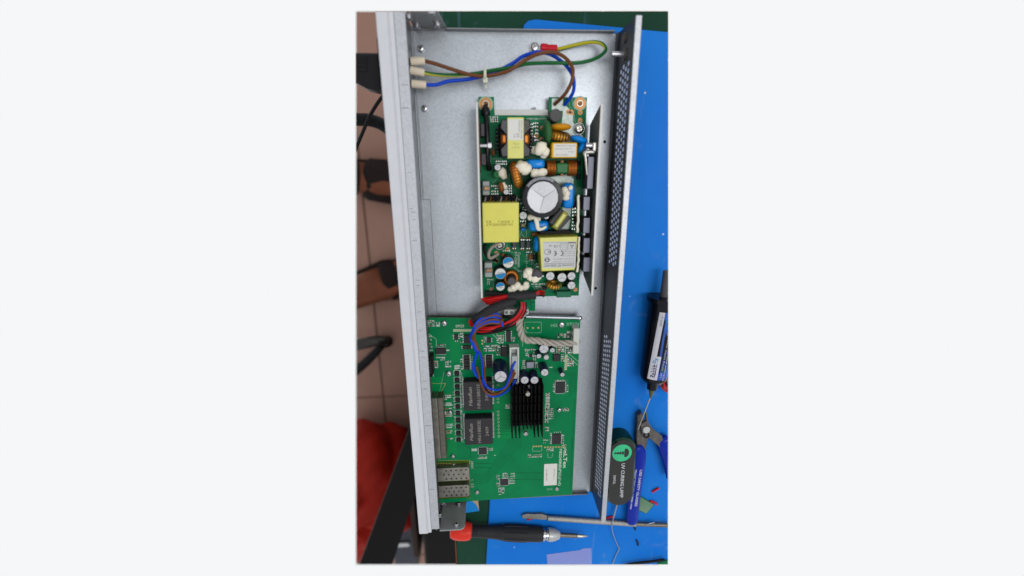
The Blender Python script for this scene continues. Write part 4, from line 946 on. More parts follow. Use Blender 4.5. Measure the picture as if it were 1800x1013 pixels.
p = L(4, 820, 855, 14); MB().ring(p, 4.6, 2.6, 'copper_gold', axis=(.1, 1, .3), wind=16, depth=.35, m2='choke_green').build('toroid_coil', psu)
p = L(4, 420, 812, 17); MB().ring((p.x, p.y, PZ + 2.5), 5.2, 2.2, 'copper', wind=24, depth=.2).lathe((p.x, p.y - 1, PZ), (0, 0, 1), [(3.4, 0), (3.4, 11), (2.8, 11.6), (0, 11.6)], 'thermistor', 16).build('drum_inductor', psu)
# capacitors on the supply
for x, y, r, h in ((392, 652, 5.4, 12), (318, 757, 5.4, 12), (318, 877, 4.4, 10)): ecap(4, x, y, r, h, psu, sleeve='cap_sleeve_dark', top='label_white', mark=(.3 if x > 350 else (3.3 if y < 800 else .2)))
for v, x, y, r, h in ((4, 785, 780, 4.2, 14), (4, 895, 793, 4.5, 14), (4, 985, 780, 4, 14), (4, 985, 867, 4, 12), (4, 532, 212, 3.6, 14), (4, 750, 222, 2.4, 12), (3, 292, 720, 2.8, 12), (3, 372, 950, 2.4, 12)): ecap(v, x, y, r, h, psu, sleeve='cap_sleeve_dark')
p = L(3, 290, 785, 18); MB().lathe((p.x, p.y, PZ), (0, 0, 1), [(3.4, 0), (3.4, 9.4), (2.6, 10), (.8, 10), (0, 10.4)], 'choke_green', 18).build('green_choke', psu)
disc(3, 325, 905, 17, 4.4, 2.4, (1, .2, 0), 'brown_epoxy', 'brown_disc_capacitor')
p = L(4, 655, 390, 12); MB().box(p.x - 4, p.x + 3, p.y - 1.5, p.y + 1.5, PZ, 12, 'brown_epoxy', ch=.8).build('brown_film_capacitor', psu)
# optocouplers and resistors
for a_, c_ in ((428, 470), (505, 546), (560, 602)):
    b_, d_ = (455, 515) if a_ < 450 else (450, 517)
    x0, x1, y0, y1 = rect(4, a_, b_, c_, d_, PZ + 4); m = MB(); m.box(x0, x1, y0, y1, PZ + .8, PZ + 4, 'chip_black', ch=.4, top='chip_grey')
    for x in (x0 + 1, x1 - 1):
        for y, s in ((y0, -1), (y1, 1)): m.box(x - .5, x + .5, y - .2 + min(s, 0) * .9, y + .2 + max(s, 0) * .9, PZ, PZ + 2.2, 'tin'); m.blob((x, y + s * 1.8, PZ + .2), (.9, .9, .7), 'copper_pad', nu=8, nv=5)
    m.build('optocoupler', psu)
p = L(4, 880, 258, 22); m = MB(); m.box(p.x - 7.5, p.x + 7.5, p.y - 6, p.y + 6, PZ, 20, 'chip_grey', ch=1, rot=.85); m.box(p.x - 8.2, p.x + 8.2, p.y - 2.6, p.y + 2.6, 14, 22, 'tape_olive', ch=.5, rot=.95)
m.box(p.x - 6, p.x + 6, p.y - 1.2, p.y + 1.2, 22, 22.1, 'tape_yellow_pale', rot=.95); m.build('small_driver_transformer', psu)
x0, x1, y0, y1 = rect(4, 845, 925, 982, 980, 20); m = MB(); m.box(x0, x1, y0, y1, PZ + .1, 20, 'terminal_green', ch=.5); m.box(x0, x1 - 1, y1, y1 + 3, PZ + .1, 15, 'terminal_green', ch=.4); m.build('green_terminal_block', psu)
# black lead along the left heatsink, grey lead
m = MB(); m.tube([L(3, 178, 150, 12), L(3, 180, 210, 18), L(3, 185, 280, 20), L(3, 192, 400, 21), L(3, 195, 520, 21), L(3, 195, 640, 20), L(3, 215, 740, 14)], lambda t: 3.6 if .1 < t < .22 else 2.1, 'wire_black', n=10); m.build('black_lead', psu)
MB().tube([L(4, 290, 480, 20), L(4, 235, 510, 17), L(4, 205, 570, 15), L(4, 225, 610, 13), L(4, 300, 570, PZ)], 1.5, 'wire_grey', n=8).build('grey_lead', psu)
MB().tube([L(4, 180, 480, 18), L(4, 165, 520, 16), L(4, 200, 590, 13), L(4, 290, 640, PZ)], 1.3, 'wire_black', n=8).build('black_lead', psu)
# axial diodes and small resistors filling the gaps
for v, (xa, ya_), (xb_, yb_), mt in ((3, (1050, 640), (1050, 720), 'chip_black'), (3, (1050, 760), (1050, 850), 'chip_black'), (4, (1010, 60), (1010, 150), 'chip_black'), (4, (1025, 200), (1025, 300), 'chip_black'), (3, (250, 540), (250, 620), 'brown_epoxy'), (3, (400, 690), (400, 770), 'green_epoxy'),
                                     (3, (620, 500), (620, 420), 'chip_grey'), (4, (600, 560), (600, 640), 'brown_epoxy'), (4, (640, 560), (640, 640), 'chip_black'), (4, (500, 300), (560, 300), 'tape_tan'), (4, (500, 340), (560, 340), 'blue_epoxy'), (4, (340, 560), (340, 600), 'brown_epoxy'), (4, (700, 880), (760, 900), 'chip_black'), (3, (690, 480), (740, 480), 'green_epoxy')):
    A = L(v, xa, ya_, PZ + 3); B = L(v, xb_, yb_, PZ + 3); d = B - A; n_ = d.normalized()
    q = MB().lathe(A + d * .18, d, [(1.0, 0), (1.6, .4), (1.6, d.length * .64 - .4), (1.0, d.length * .64)], mt, 12)
    q.tube([Vector((A.x, A.y, PZ)), A, B, Vector((B.x, B.y, PZ))], .35, 'tin', n=6, sub=0); q.build('axial_diode', psu)
# tiny parts on the supply
m = MB(); rnd = random.Random(11)
for c in ((3, 220, 240, 300, 300, 2, 3, 1, 2), (3, 620, 290, 670, 480, 2, 6, .9, 1.6), (3, 590, 300, 625, 600, 1, 10, .7, 1.6), (3, 270, 650, 380, 700, 3, 2, 1, 2), (3, 230, 880, 300, 980, 2, 4, 1, 2), (3, 390, 880, 430, 1000, 1, 5, 1, 2), (3, 360, 1000, 520, 1080, 4, 2, 1, 2),
          (4, 500, 250, 560, 300, 2, 2, 1, 1.8), (4, 500, 430, 610, 445, 4, 1, 1, 1.4), (4, 330, 520, 420, 600, 2, 2, 1, 2), (4, 480, 700, 560, 740, 2, 2, 1, 2), (4, 600, 840, 740, 910, 4, 3, 1, 2), (4, 190, 800, 250, 860, 2, 3, .9, 1.5), (4, 560, 540, 640, 640, 3, 4, .9, 1.6), (4, 600, 650, 680, 730, 2, 3, 1, 2), (4, 980, 100, 1030, 350, 1, 8, 1.2, 2.2), (4, 520, 100, 560, 170, 1, 3, 1, 2)):
    cluster(*c)
m.build('tiny_components', psu, kind='stuff')

# ================================================================== WIRES INSIDE THE CASE
def wire(pts, r, m, name='wire', stripe=None, n=8, label=None):
    return MB().tube([L(*p) for p in pts], r, m, n=n, stripe=stripe, twist=.05 if stripe else 0).build(name, sw, label)
R_ = 1.35
wire([(1, 660, 520, 20), (1, 780, 550, 19), (1, 900, 590, 18), (1, 1100, 650, 16.5), (1, 1250, 662, 16), (1, 1400, 635, 17), (2, 0, 597, 18), (2, 130, 510, 18), (2, 250, 455, 19), (2, 380, 440, 19), (2, 490, 485, 20), (2, 560, 570, 21), (2, 570, 660, 21), (2, 545, 750, 20), (2, 490, 840, 17), (2, 400, 930, 9)], R_, 'wire_brown', label='brown mains wire arching to the supply board')
wire([(1, 660, 630, 20), (1, 780, 650, 17), (1, 950, 655, 14), (1, 1150, 640, 14), (1, 1300, 612, 14), (2, 0, 582, 15), (2, 150, 548, 18), (2, 400, 540, 20), (2, 620, 540, 19), (2, 780, 500, 16), (2, 865, 440, 13), (2, 875, 395, 12), (2, 830, 355, 10), (2, 740, 345, 8), (2, 600, 370, 5), (2, 440, 410, 3.2), (2, 400, 412, 3)], R_, 'wire_green', stripe=((0, 1, 2), 'wire_yellow'), n=10, label='green and yellow earth wire looping to a red crimp')
wire([(1, 670, 745, 20), (1, 780, 745, 18), (1, 900, 712, 15), (1, 1100, 690, 12), (1, 1300, 640, 12), (2, 0, 548, 12), (2, 100, 480, 13), (2, 220, 442, 14), (2, 330, 450, 14), (2, 430, 500, 15), (2, 520, 580, 16), (2, 575, 680, 17), (2, 580, 780, 16), (2, 555, 850, 14), (2, 490, 935, 9)], R_, 'wire_blue', label='blue mains wire arching to the supply board')
for (x0, y0), (x1, y1) in (((540, 525), (678, 520)), ((535, 608), (674, 634)), ((548, 735), (690, 748))):
    A = L(1, x0, y0, 20); B = L(1, x1, y1, 20); MB().lathe(A, B - A, [(1.6, 0), (2.9, .6), (2.7, (B - A).length - .8), (1.7, (B - A).length)], 'sleeve_cream', 14).build('wire_sleeve', sw)
p = L(1, 1240, 645, 16); m = MB(); m.ring((p.x, p.y, 14.5), 4.2, .55, 'tie_white', axis=(1, 0, 0), N=22, n=6, flat=2.2); q = L(1, 1243, 705, 15); m.box(q.x - 1.9, q.x + 1.9, q.y - 2, q.y + 2, 13, 17, 'tie_white', ch=.5); t = L(1, 1246, 795, 7); m.box(q.x - .6, q.x + 1.2, t.y, q.y, 11, 12.4, 'tie_white', ch=.3)
m.build('cable_tie', sw)
p = L(2, 215, 385, 5); m = MB(); m.lathe((p.x, p.y, .05), (0, 0, 1), [(4.0, 0), (4.0, .8), (3.4, .8), (3.4, 1.4), (3.0, 1.5), (3.0, 3.8), (2.3, 4.6), (.6, 4.8), (0, 4.8)], 'chrome', 20); m.box(p.x - 1.8, p.x + 1.8, p.y - .3, p.y + .3, 4.4, 4.95, 'steel_dark', rot=.4); m.box(p.x - 1.8, p.x + 1.8, p.y - .3, p.y + .3, 4.4, 4.97, 'steel_dark', rot=1.97)
A = L(2, 265, 402, 3); m.box(p.x + 2, A.x + 1, p.y - 2, p.y + 1.2, .9, 1.8, 'tin', ch=.2); m.build('earth_screw', sw)
A = L(2, 268, 402, 4); B = L(2, 425, 408, 4); MB().lathe(A, B - A, [(2.6, 0), (3.3, .5), (3.2, 5), (2.7, 5.6), (2.8, (B - A).length - .6), (1.6, (B - A).length)], 'crimp_red', 16).build('crimp_terminal', sw)

# harness between the two boards
def sleeve(pts, r, name='harness_sleeve'): return MB().tube([L(*p) for p in pts], r, 'sleeve_black', n=12).build(name, sw)
sleeve([(5, 735, 62, 19), (5, 840, 52, 19), (5, 970, 42, 18)], 4.0)
sleeve([(5, 800, 95, 22), (5, 700, 125, 25), (5, 570, 180, 24), (5, 440, 262, 19)], lambda t: 2.6 + 1.6 * sin(pi * t))
for k in range(6):
    o = k * 9; col = ('wire_red', 'wire_red', 'wire_red', 'wire_red', 'wire_black', 'wire_red')[k]
    wire([(5, 515 + o, 80 + k * 7, 15), (5, 600, 68 + k * 9, 17 + k % 2 * 2), (5, 740, 50 + k * 4, 19)], 1.25, col)
    wire([(5, 965, 35 + k * 3, 18), (5, 1005, 30 + (k - 3) * 5, 17), (5, 1040, 38 + (k - 3) * 7, 10)], 1.2, ('wire_red', 'wire_black')[k % 2])
for k in range(3): wire([(5, 540, 20 + k * 11, 14), (5, 640, 25 + k * 11, 15), (5, 740, 42 + k * 5, 18)], 1.2, 'wire_black')
for k in range(6):
    col = ('wire_black', 'wire_red', 'wire_red', 'wire_black', 'wire_red', 'wire_black')[k]
    wire([(5, 840 + k * 9, 105, 18), (5, 835 + k * 9, 165 + k * 4, 20), (5, 770 + k * 8, 240 + k * 8, 20), (5, 660 + k * 6, 295 + k * 10, 18 + k % 2 * 2), (5, 560, 310 + k * 12, 17 + k % 3), (5, 480 - k % 2 * 8, 300 + k * 14, 16)], 1.25, col)
wire([(5, 425, 265, 18), (5, 425, 280, 16), (5, 430, 295, 14)], 2.4, 'wire_red', 'wire_end')
BL = 1.08
for k, (col, dx, dy) in enumerate((('wire_blue', 0, 0), ('wire_brown', 10, 18), ('wire_blue', -9, 20), ('wire_brown', 13, -12), ('wire_blue', 6, -22), ('wire_blue', -4, 34), ('wire_brown', 3, 44))):
    wire([(5, 690 + dx * .5, 290 - dy, 18 + k), (5, 660 + dx, 240 + dy, 22), (5, 580 + dx, 232 + dy * 1.2, 24), (5, 490 + dx, 275 + dy, 25), (5, 445 + dx * 1.2, 335 + dy, 24 + k * .6), (5, 430 + dx * 1.4, 400 + dy * .5, 23), (5, 455 + dx * 1.5, 470, 22), (5, 482 + dx * 1.3, 530, 21)], BL, col)
wire([(5, 482, 530, 21), (5, 460, 590, 20), (5, 448, 640, 20), (5, 455, 690, 20), (5, 485, 748, 19)], BL, 'wire_blue'); wire([(5, 475, 530, 22), (5, 450, 600, 21), (5, 440, 640, 21), (5, 450, 700, 20.5), (5, 478, 740, 19)], BL, 'wire_blue')
wire([(5, 470, 650, 20), (5, 490, 720, 20.5), (5, 510, 800, 21), (5, 550, 870, 22), (5, 620, 890, 22), (5, 700, 850, 22), (5, 745, 780, 21), (5, 790, 680, 19)], BL, 'wire_brown')
wire([(5, 490, 520, 22), (5, 515, 600, 21), (5, 520, 680, 21), (5, 530, 770, 21.5), (5, 570, 830, 22), (5, 640, 848, 22), (5, 715, 820, 22), (5, 750, 740, 21), (5, 775, 660, 20), (5, 800, 605, 18)], BL, 'wire_blue')
wire([(5, 488, 515, 21), (5, 525, 600, 20), (5, 540, 680, 20), (5, 545, 770, 20), (5, 575, 850, 21), (5, 640, 875, 21), (5, 720, 830, 21), (5, 765, 770, 20), (5, 800, 700, 18)], BL, 'wire_brown')
wire([(5, 515, 760, 20), (5, 545, 865, 20), (5, 610, 905, 20), (5, 700, 880, 20), (5, 770, 815, 19), (5, 803, 760, 18)], BL, 'wire_blue')
# white header and its grey twisted cable
x0, x1, y0, y1 = rect(5, 705, 175, 915, 220, 18)
m = MB(); m.box(x0, x1, y0, y1, PZ - 2, 16, 'connector_white', ch=.6)
for k in range(5): m.cyl((x0 + (x1 - x0) * (k + .5) / 5, (y0 + y1) / 2, 16), 1.4, .08, 'ink_soft', n=10)
m.build('output_connector', sw)
x0, x1, y0, y1 = rect(5, 790, 85, 970, 185, 9)
m = MB(); m.box(x0, x1, y0, y1, 5, 8.2, 'pcb_dark', ch=.2)
for k in range(4): m.box(x1 - 4.2, x1 - .8, y0 + 1.5 + k * 4, y0 + 4 + k * 4, 8.2, 8.9, 'pcb_green', ch=.2)
m.build('daughter_board', sw)
P = catmull([L(5, 870, 195, 16), L(5, 835, 260, 19), L(5, 840, 340, 20), L(5, 880, 420, 20), L(5, 980, 432, 20), L(5, 1100, 452, 19), L(5, 1230, 455, 17), L(5, 1340, 440, 15)], 14)
F = frames(P); tw = MB()
for s in range(3):
    Q = [P[i] + (F[i][0] * cos(i * .30 + s * 2.094) + F[i][1] * sin(i * .30 + s * 2.094)) * 1.75 for i in range(len(P))]
    tw.tube(Q, 1.55, 'wire_grey', n=8, sub=0)
tw.build('twisted_cable', sw)

# ================================================================== TOOLS AND BITS ON THE MAT
def lerp2(A, B, t): return A + (B - A) * t
# power plug and cord
cz = 18
x0, x1, y0, y1 = rect(1, -60, 442, 243, 795, cz + 9)
plug = thing('power_plug', (-30, (y0 + y1) / 2, cz), 'black mains plug pushed into the white front panel', 'plug')
m = MB(); m.prism([(-19.1, y0), (-19.1, y1), (x0, y1), (x0, y0 + 8), (x0 + 12, y0 + 1.5), (x0 + 18, y0)], cz - 9, cz + 9, 'black_plastic', ch=1.4); m.build('plug_body', plug)
m = MB()
for k in range(4): m.box(x0 + 6, x0 + 15, y0 + 12 + k * 2.6, y0 + 15.3 + k * 2.6, cz + 9, cz + 9.6, 'black_plastic', ch=.2)
m.build('grip_ribs', plug)
MB().tube([at(*p) for p in ((600, 209, -180), (630, 211, -185), (650, 212, -190), (672, 220, -200), (700, 240, -210))], 7.5, 'black_rubber', n=10).build('mains_cord', plug)
MB().tube([at(*p) for p in ((690, 150, -120), (668, 176, -125), (650, 205, -130), (637, 235, -135), (620, 275, -140))], 1.9, 'black_rubber', n=10).build('thin_cable', None, 'thin black cable slanting across the tiles below the mains plug', 'cable')

# glue syringe
A = L(7, 652, 85, 9.5); B = L(7, 578, 640, 9.5); ax = (B - A).normalized(); ln = (B - A).length
syr = thing('glue_syringe', B, 'black glue syringe with blue and white label and a thin needle', 'syringe')
r = 12.6
m = MB(); m.lathe(A, ax, [(r * 1.16, 0), (r * 1.2, 1), (r * 1.2, 4), (r, 4.4), (r, ln - 3), (r * .95, ln), (r * .75, ln + 3.4), (r * .4, ln + 5), (r * .38, ln + 12), (0, ln + 12)], 'syringe_black', 32); m.build('barrel', syr)
up = Vector((0, 0, 1)); up = (up - ax * up.dot(ax)).normalized(); sd = ax.cross(up)          # sd points to the left or right of the axis
if sd.x > 0: sd = -sd
def skew(u): return (u / ln - .95) * .34
def cylpt(u, ang, rr): return A + ax * u + (up * cos(ang) + sd * sin(ang)) * rr
def patch(m, u0, u1, a0, a1, rr, mt, n=14):
    vs = [cylpt(u, skew(u) + a0 + (a1 - a0) * k / n, rr) for u in (u0, u1) for k in range(n + 1)]
    m.add(vs, [(k, k + 1, n + 2 + k, n + 1 + k) for k in range(n)], mt, True)
lb = MB(); u0, u1 = ln * .14, ln * .955
patch(lb, u0, u1, -1.6, .85, r + .08, 'label_blue'); patch(lb, u0, u1, .48, .86, r + .14, 'label_lilac'); patch(lb, u0 + (u1 - u0) * .64, u1, .16, .5, r + .14, 'label_lilac')
def curved(c_u, c_a, rr): return lambda q: cylpt(c_u - q.x, skew(c_u - q.x) + c_a + q.y / rr, rr)
lb.text('Rabbit', (0, 0, 0), ln * .17, 0, 'ink_navy', height=4.6, fn=curved(u0 + (u1 - u0) * .87, .5, r + .2), bold=.02, shear=.2)
lb.text('Fix', (0, 0, 0), ln * .08, 0, 'blue_top', height=4.4, fn=curved(u0 + (u1 - u0) * .71, .5, r + .2), bold=.01, shear=.3)
lb.text('DMT-01', (0, 0, 0), ln * .12, 0, 'ink_soft', height=2.0, fn=curved(u0 + (u1 - u0) * .12, .62, r + .2))
lb.text('UV curing solder mask ink', (0, 0, 0), ln * .55, 0, 'print_white', height=1.6, fn=curved(u0 + (u1 - u0) * .62, -.1, r + .2))
lb.text('PCB repair green 10cc', (0, 0, 0), ln * .4, 0, 'print_white', height=2.2, fn=curved(u0 + (u1 - u0) * .76, -.34, r + .2))
lb.text('GO', (0, 0, 0), ln * .2, 0, 'print_white', height=7.5, fn=curved(u0 + (u1 - u0) * .24, -.25, r + .2), bold=.03)
lb.build('label_sheet', syr)
MB().lathe(A - ax * 24, ax, [(r * .3, 0), (r * .3, 26), (0, 26)], 'chip_grey', 18).build('plunger', syr)
m = MB(); m.lathe(B + ax * 11.5, ax, [(4.2, 0), (4.6, 2), (3, 6), (1.5, 10), (0, 10)], 'wire_yellow', 14) if False else m.lathe(B + ax * 11.5, ax, [(3.0, 0), (2.6, 3), (1.6, 7), (.8, 11), (0, 11)], 'needle_hub', 14)
m.build('needle_hub', syr)
E_ = L(7, 474, 992, 8.8); MB().tube([B + ax * 20, E_], .7, 'steel', n=8, sub=0).build('needle', syr)

# flush cutters
cut = thing('flush_cutters', L(8, 530, 68, MZ), 'flush cutters with blue plastic grips lying beside the black lamp', 'cutters')
def jaw(pts, z0, z1, name, mt='jaw_steel'): return MB().prism([tuple(L(*p[:3], z1).xy) for p in pts], z0, z1, mt, ch=.7).build(name, cut)
jaw([(8, 470, -30), (7, 480, 900), (7, 500, 880), (8, 520, 0), (8, 555, 60), (8, 545, 130), (8, 520, 225), (8, 465, 175), (8, 462, 120)], MZ + 1.5, 4.5, 'jaw')
jaw([(7, 520, 862), (7, 535, 880), (8, 545, 10), (8, 575, 60), (8, 640, 110), (8, 660, 170), (8, 635, 195), (8, 560, 130), (8, 500, 100), (8, 490, 30), (7, 530, 940)], 4.6, 7.5, 'jaw')
p = L(8, 532, 68, 9); MB().lathe((p.x, p.y, 7.4), (0, 0, 1), [(3.9, 0), (3.9, 1.2), (3.2, 1.8), (0, 1.8)], 'tin', 20).build('pivot', cut)
p = L(8, 532, 102, 8); MB().ring((p.x, p.y, 7.8), 2.6, .7, 'black_rubber', N=16, n=6).build('spring', cut)
def grip(pts, rad, name='grip', flat=.62):
    P = catmull([L(*q) for q in pts], 6); m = MB(); n = 14; vs = []
    for i, c in enumerate(P):
        t = i / (len(P) - 1); d = (P[min(i + 1, len(P) - 1)] - P[max(i - 1, 0)]).normalized(); s = Vector((-d.y, d.x, 0)).normalized()
        rr = rad(t)
        for k in range(n):
            a = 2 * pi * k / n; vs.append(c + s * (rr * cos(a)) + Vector((0, 0, rr * flat * sin(a))))
    m.add(vs, [(i * n + k, i * n + (k + 1) % n, (i + 1) * n + (k + 1) % n, (i + 1) * n + k) for i in range(len(P) - 1) for k in range(n)], 'grip_blue', True)
    m.add(vs[:n], [tuple(range(n - 1, -1, -1))], 'grip_blue'); m.add(vs[-n:], [tuple(range(n))], 'grip_blue'); return m
def prof(t): return 8.4 * min(1, .45 + (t * 7) ** .5 * .55) * (1 - .25 * t) * (1 if t < .93 else max(.15, (1 - ((t - .93) / .07) ** 2) ** .5))
g = grip([(8, 458, 172, 4), (8, 474, 230, 4), (8, 470, 320, 5), (8, 455, 430, 5), (8, 442, 560, 5), (8, 434, 650, 4), (8, 433, 708, 4)], prof)
A = L(8, 487, 340, 11); B = L(8, 452, 590, 11)
ang = math.degrees(math.atan2(B.y - A.y, B.x - A.x)); c = (A + B) / 2
def onGrip(cx, cy, zt): return zt
g.text('USE SAFETY GLASSES', (c.x + 1.2, c.y, 10.6), (B - A).length, ang, 'print_white', height=2.6, bold=.012)
A2 = L(8, 458, 340, 11); B2 = L(8, 425, 610, 11); c = (A2 + B2) / 2
g.text('MELDAZ TOOL DIA. COPPER WIRE', (c.x + .2, c.y, 10.4), (B2 - A2).length, ang, 'print_white', height=1.8, bold=.008)
g.build('grip', cut)
grip([(8, 640, 110, 4), (8, 662, 180, 4), (8, 690, 260, 4), (8, 720, 380, 4)], lambda t: 8.4 * min(1, .4 + (t * 6) ** .5 * .6)).build('grip', cut)

# UV lamp
zt = 16; A = L(8, 368, 212, zt); B = L(8, 352, 512, zt); ax = (B - A).normalized(); s = Vector((-ax.y, ax.x, 0)); r = (L(8, 455, 300, zt) - L(8, 262, 300, zt)).length / 2
def stadium(rr, ext=0, n=14):
    a0 = math.atan2(ax.y, ax.x); out = [(B.x + ax.x * ext + rr * cos(a0 - pi / 2 + pi * k / n), B.y + ax.y * ext + rr * sin(a0 - pi / 2 + pi * k / n)) for k in range(n + 1)]
    return out + [(A.x + rr * cos(a0 + pi / 2 + pi * k / n), A.y + rr * sin(a0 + pi / 2 + pi * k / n)) for k in range(n + 1)]
uv = thing('curing_lamp', ((A.x + B.x) / 2, (A.y + B.y) / 2, MZ), 'black pill shaped UV curing lamp with a green round emblem', 'lamp')
MB().prism(stadium(r), MZ + .05, zt - 1, 'lamp_green_body', ch=1.2).build('lamp_housing', uv)
m = MB().prism(stadium(r - 1.4), zt - 1.02, zt, 'lamp_black', ch=.8)
ang = math.degrees(math.atan2(ax.y, ax.x)); z = zt + .05
c = L(8, 366, 412, zt); m.text('UV CURING LAMP', (c.x, c.y, z), (L(8, 366, 297, zt) - L(8, 366, 530, zt)).length, ang, 'print_white', height=3.6, bold=.012)
c = L(8, 312, 405, zt); m.text('3W/UL', (c.x, c.y, z), 11, ang, 'print_white', height=2.6, bold=.01)
m.build('lamp_face', uv)
c = L(8, 364, 222, zt); R2 = r * .68; m = MB().cyl((c.x, c.y, zt - .02), R2, .12, 'logo_green', n=30)
k = R2 / 10; z = zt + .13
m.prism([(c.x + (7.2 + dx) * k * 1, c.y + dy * k) for dx, dy in ((-4.2, -5.4), (-1.6, -4.6), (-.2, -2), (0, 0), (-.2, 2), (-1.6, 4.6), (-4.2, 5.4), (-5, 2.4), (-4.6, 0), (-5, -2.4))], z - .1, z, 'lamp_black')
for i in range(4): m.box(c.x + (1 - i * 2.6 - 1.1) * k, c.x + (1 - i * 2.6 + .9) * k, c.y - (1.9 - i * .3) * k, c.y + (1.9 - i * .3) * k, z - .1, z, 'lamp_black')
m.line([(c.x + 4 * k, c.y), (c.x - 7.6 * k, c.y)], 1.1 * k, z + .01, 'lamp_black')
m.build('emblem', uv)
MB().tube([L(8, 330, 575, 4), L(8, 318, 620, 2), L(8, 305, 660, 2)], 1.0, 'solder_wire', n=6).build('lamp_lead', uv)

# metal spudger
def sp(pts): return [L(9, x, y, z) for x, y, z in pts]
spud = thing('metal_spudger', L(9, 1100, 310, MZ), 'knurled metal pick tool with a flat worn tip lying across the mat', 'pick tool')
P = sp([(770, 290, 1), (950, 302, 1), (1240, 322, 1), (1500, 340, 1)]); m = MB()
n = 14; kc = [0]
def knurl(t): kc[0] += 1; return 3.0 if kc[0] % 2 else 2.55
m.tube(P, knurl, 'knurled', n=n, sub=36)
m.build('knurled_handle', spud)
m = MB(); pts = [(555, 285), (562, 270), (600, 262), (660, 265), (720, 262), (760, 275), (800, 290), (790, 305), (740, 308), (680, 304), (620, 300), (570, 298)]
m.prism([tuple(L(9, x, y, 1).xy) for x, y in pts], MZ + .6, 1, 'nickel', ch=.6); m.build('flat_tip', spud)
MB().tube(sp([(1495, 340, 1), (1590, 344, 1), (1700, 348, 1), (1790, 352, 1)]), 2.2, 'steel_dark', n=10).tube(sp([(1590, 346, 2.6), (1620, 336, 3.4), (1660, 328, 2.4)]), .6, 'solder_wire', n=6).build('shank', spud)
# loose solder wire
MB().tube([L(9, 1345, 190, -1), L(9, 1310, 330, 5), L(9, 1308, 390, 2), L(9, 1325, 450, 0), L(9, 1352, 515, -1.5), L(9, 1366, 543, -1.8), L(9, 1340, 600, -1.5), L(9, 1308, 680, -1.5)], .5, 'solder_wire', n=8).build('solder_wire', None, 'thin bent silver solder wire curling down from the black lamp', 'wire')
# driver handle
A = L(9, 5, 395, 4.5); B = L(9, 1105, 441, 4.5); ax = (B - A).normalized(); ln = (B - A).length
def U(x): return (x - 5) / 1100 * ln
drv = thing('screwdriver', (A + B) / 2, 'screwdriver with black grip, red end cap and short steel tip', 'screwdriver')
k = ln / 1100
def seg(name, prof, mt, n=24): return MB().lathe(A, ax, [(rr * k, U(x)) for x, rr in prof], mt, n).build(name, drv)
seg('end_cap', [(-40, 30), (-35, 52), (-5, 66), (40, 72), (95, 70), (125, 62), (134, 50)], 'driver_red')
seg('grip', [(132, 44), (140, 48), (150, 44), (160, 49), (172, 44), (184, 49), (196, 45), (215, 47), (320, 50), (380, 58), (500, 63), (680, 60), (718, 57), (722, 40)], 'grip_black')
m = MB()
for j in range(7):
    a = 2 * pi * j / 7; u = ax.orthogonal().normalized(); w = ax.cross(u); d = u * cos(a) + w * sin(a)
    m.tube([A + ax * U(400) + d * (58.5 * k), A + ax * U(500) + d * (62.6 * k), A + ax * U(590) + d * (60.5 * k)], 6 * k, 'grip_black', n=6)
m.build('grip_ridge', drv, kind='stuff')
seg('chrome_collar', [(720, 36), (722, 50), (736, 50), (738, 42), (745, 42), (748, 48), (762, 46), (766, 40)], 'chrome')
seg('ferrule', [(764, 40), (768, 52), (800, 52), (830, 44), (862, 30), (868, 20)], 'ferrule_grey')
seg('shaft', [(860, 19), (1014, 17), (1015, 12)], 'steel_dark', 12); seg('tip', [(1013, 12), (1015, 15), (1060, 14), (1100, 5), (1105, 1)], 'steel', 12)
# lilac paper, tape, scrap board and crumbs
pp = [tuple(L(9, x, y, MZ + .25).xy) for x, y in ((762, 595), (1040, 558), (1062, 545), (1134, 540), (1140, 700), (772, 710))]
MB().prism(pp, MZ + .02, MZ + .28, 'paper_lilac').build('paper_sheet', None, 'sheet of pale lilac paper at the bottom of the mat', 'paper')
m = MB(); q = lambda pts, z: [tuple(L(9, x, y, z).xy) for x, y in pts]
m.prism(q(((60, 158), (140, 148), (175, 180), (200, 232), (60, 252)), BZ + .3), BZ + .04, BZ + .3, 'tape_blue'); m.prism(q(((141, 148), (192, 146), (201, 231), (176, 180)), BZ + .3), BZ + .04, BZ + .32, 'tape_tan')
m.build('tape_scrap', None, 'scrap of bright blue tape with a tan corner on the green bench', 'tape')
pp = [L(8, x, y, -1.4) for x, y in ((490, 520), (585, 577), (530, 640), (472, 612))]
m = MB().prism([tuple(p.xy) for p in pp], MZ + .05, -1.4, 'pcb_dark', top='choke_green')
for i in range(9):
    for j in range(7):
        a = lerp2(pp[0], pp[1], (i + .6) / 9.4); b_ = lerp2(pp[3], pp[2], (i + .6) / 9.4); p = lerp2(a, b_, (j + .6) / 7.4); m.cyl((p.x, p.y, -1.4), .55, .05, 'silkscreen', n=6)
m.build('perforated_board', None, 'small offcut of green perforated circuit board beside the blue grip', 'circuit board')
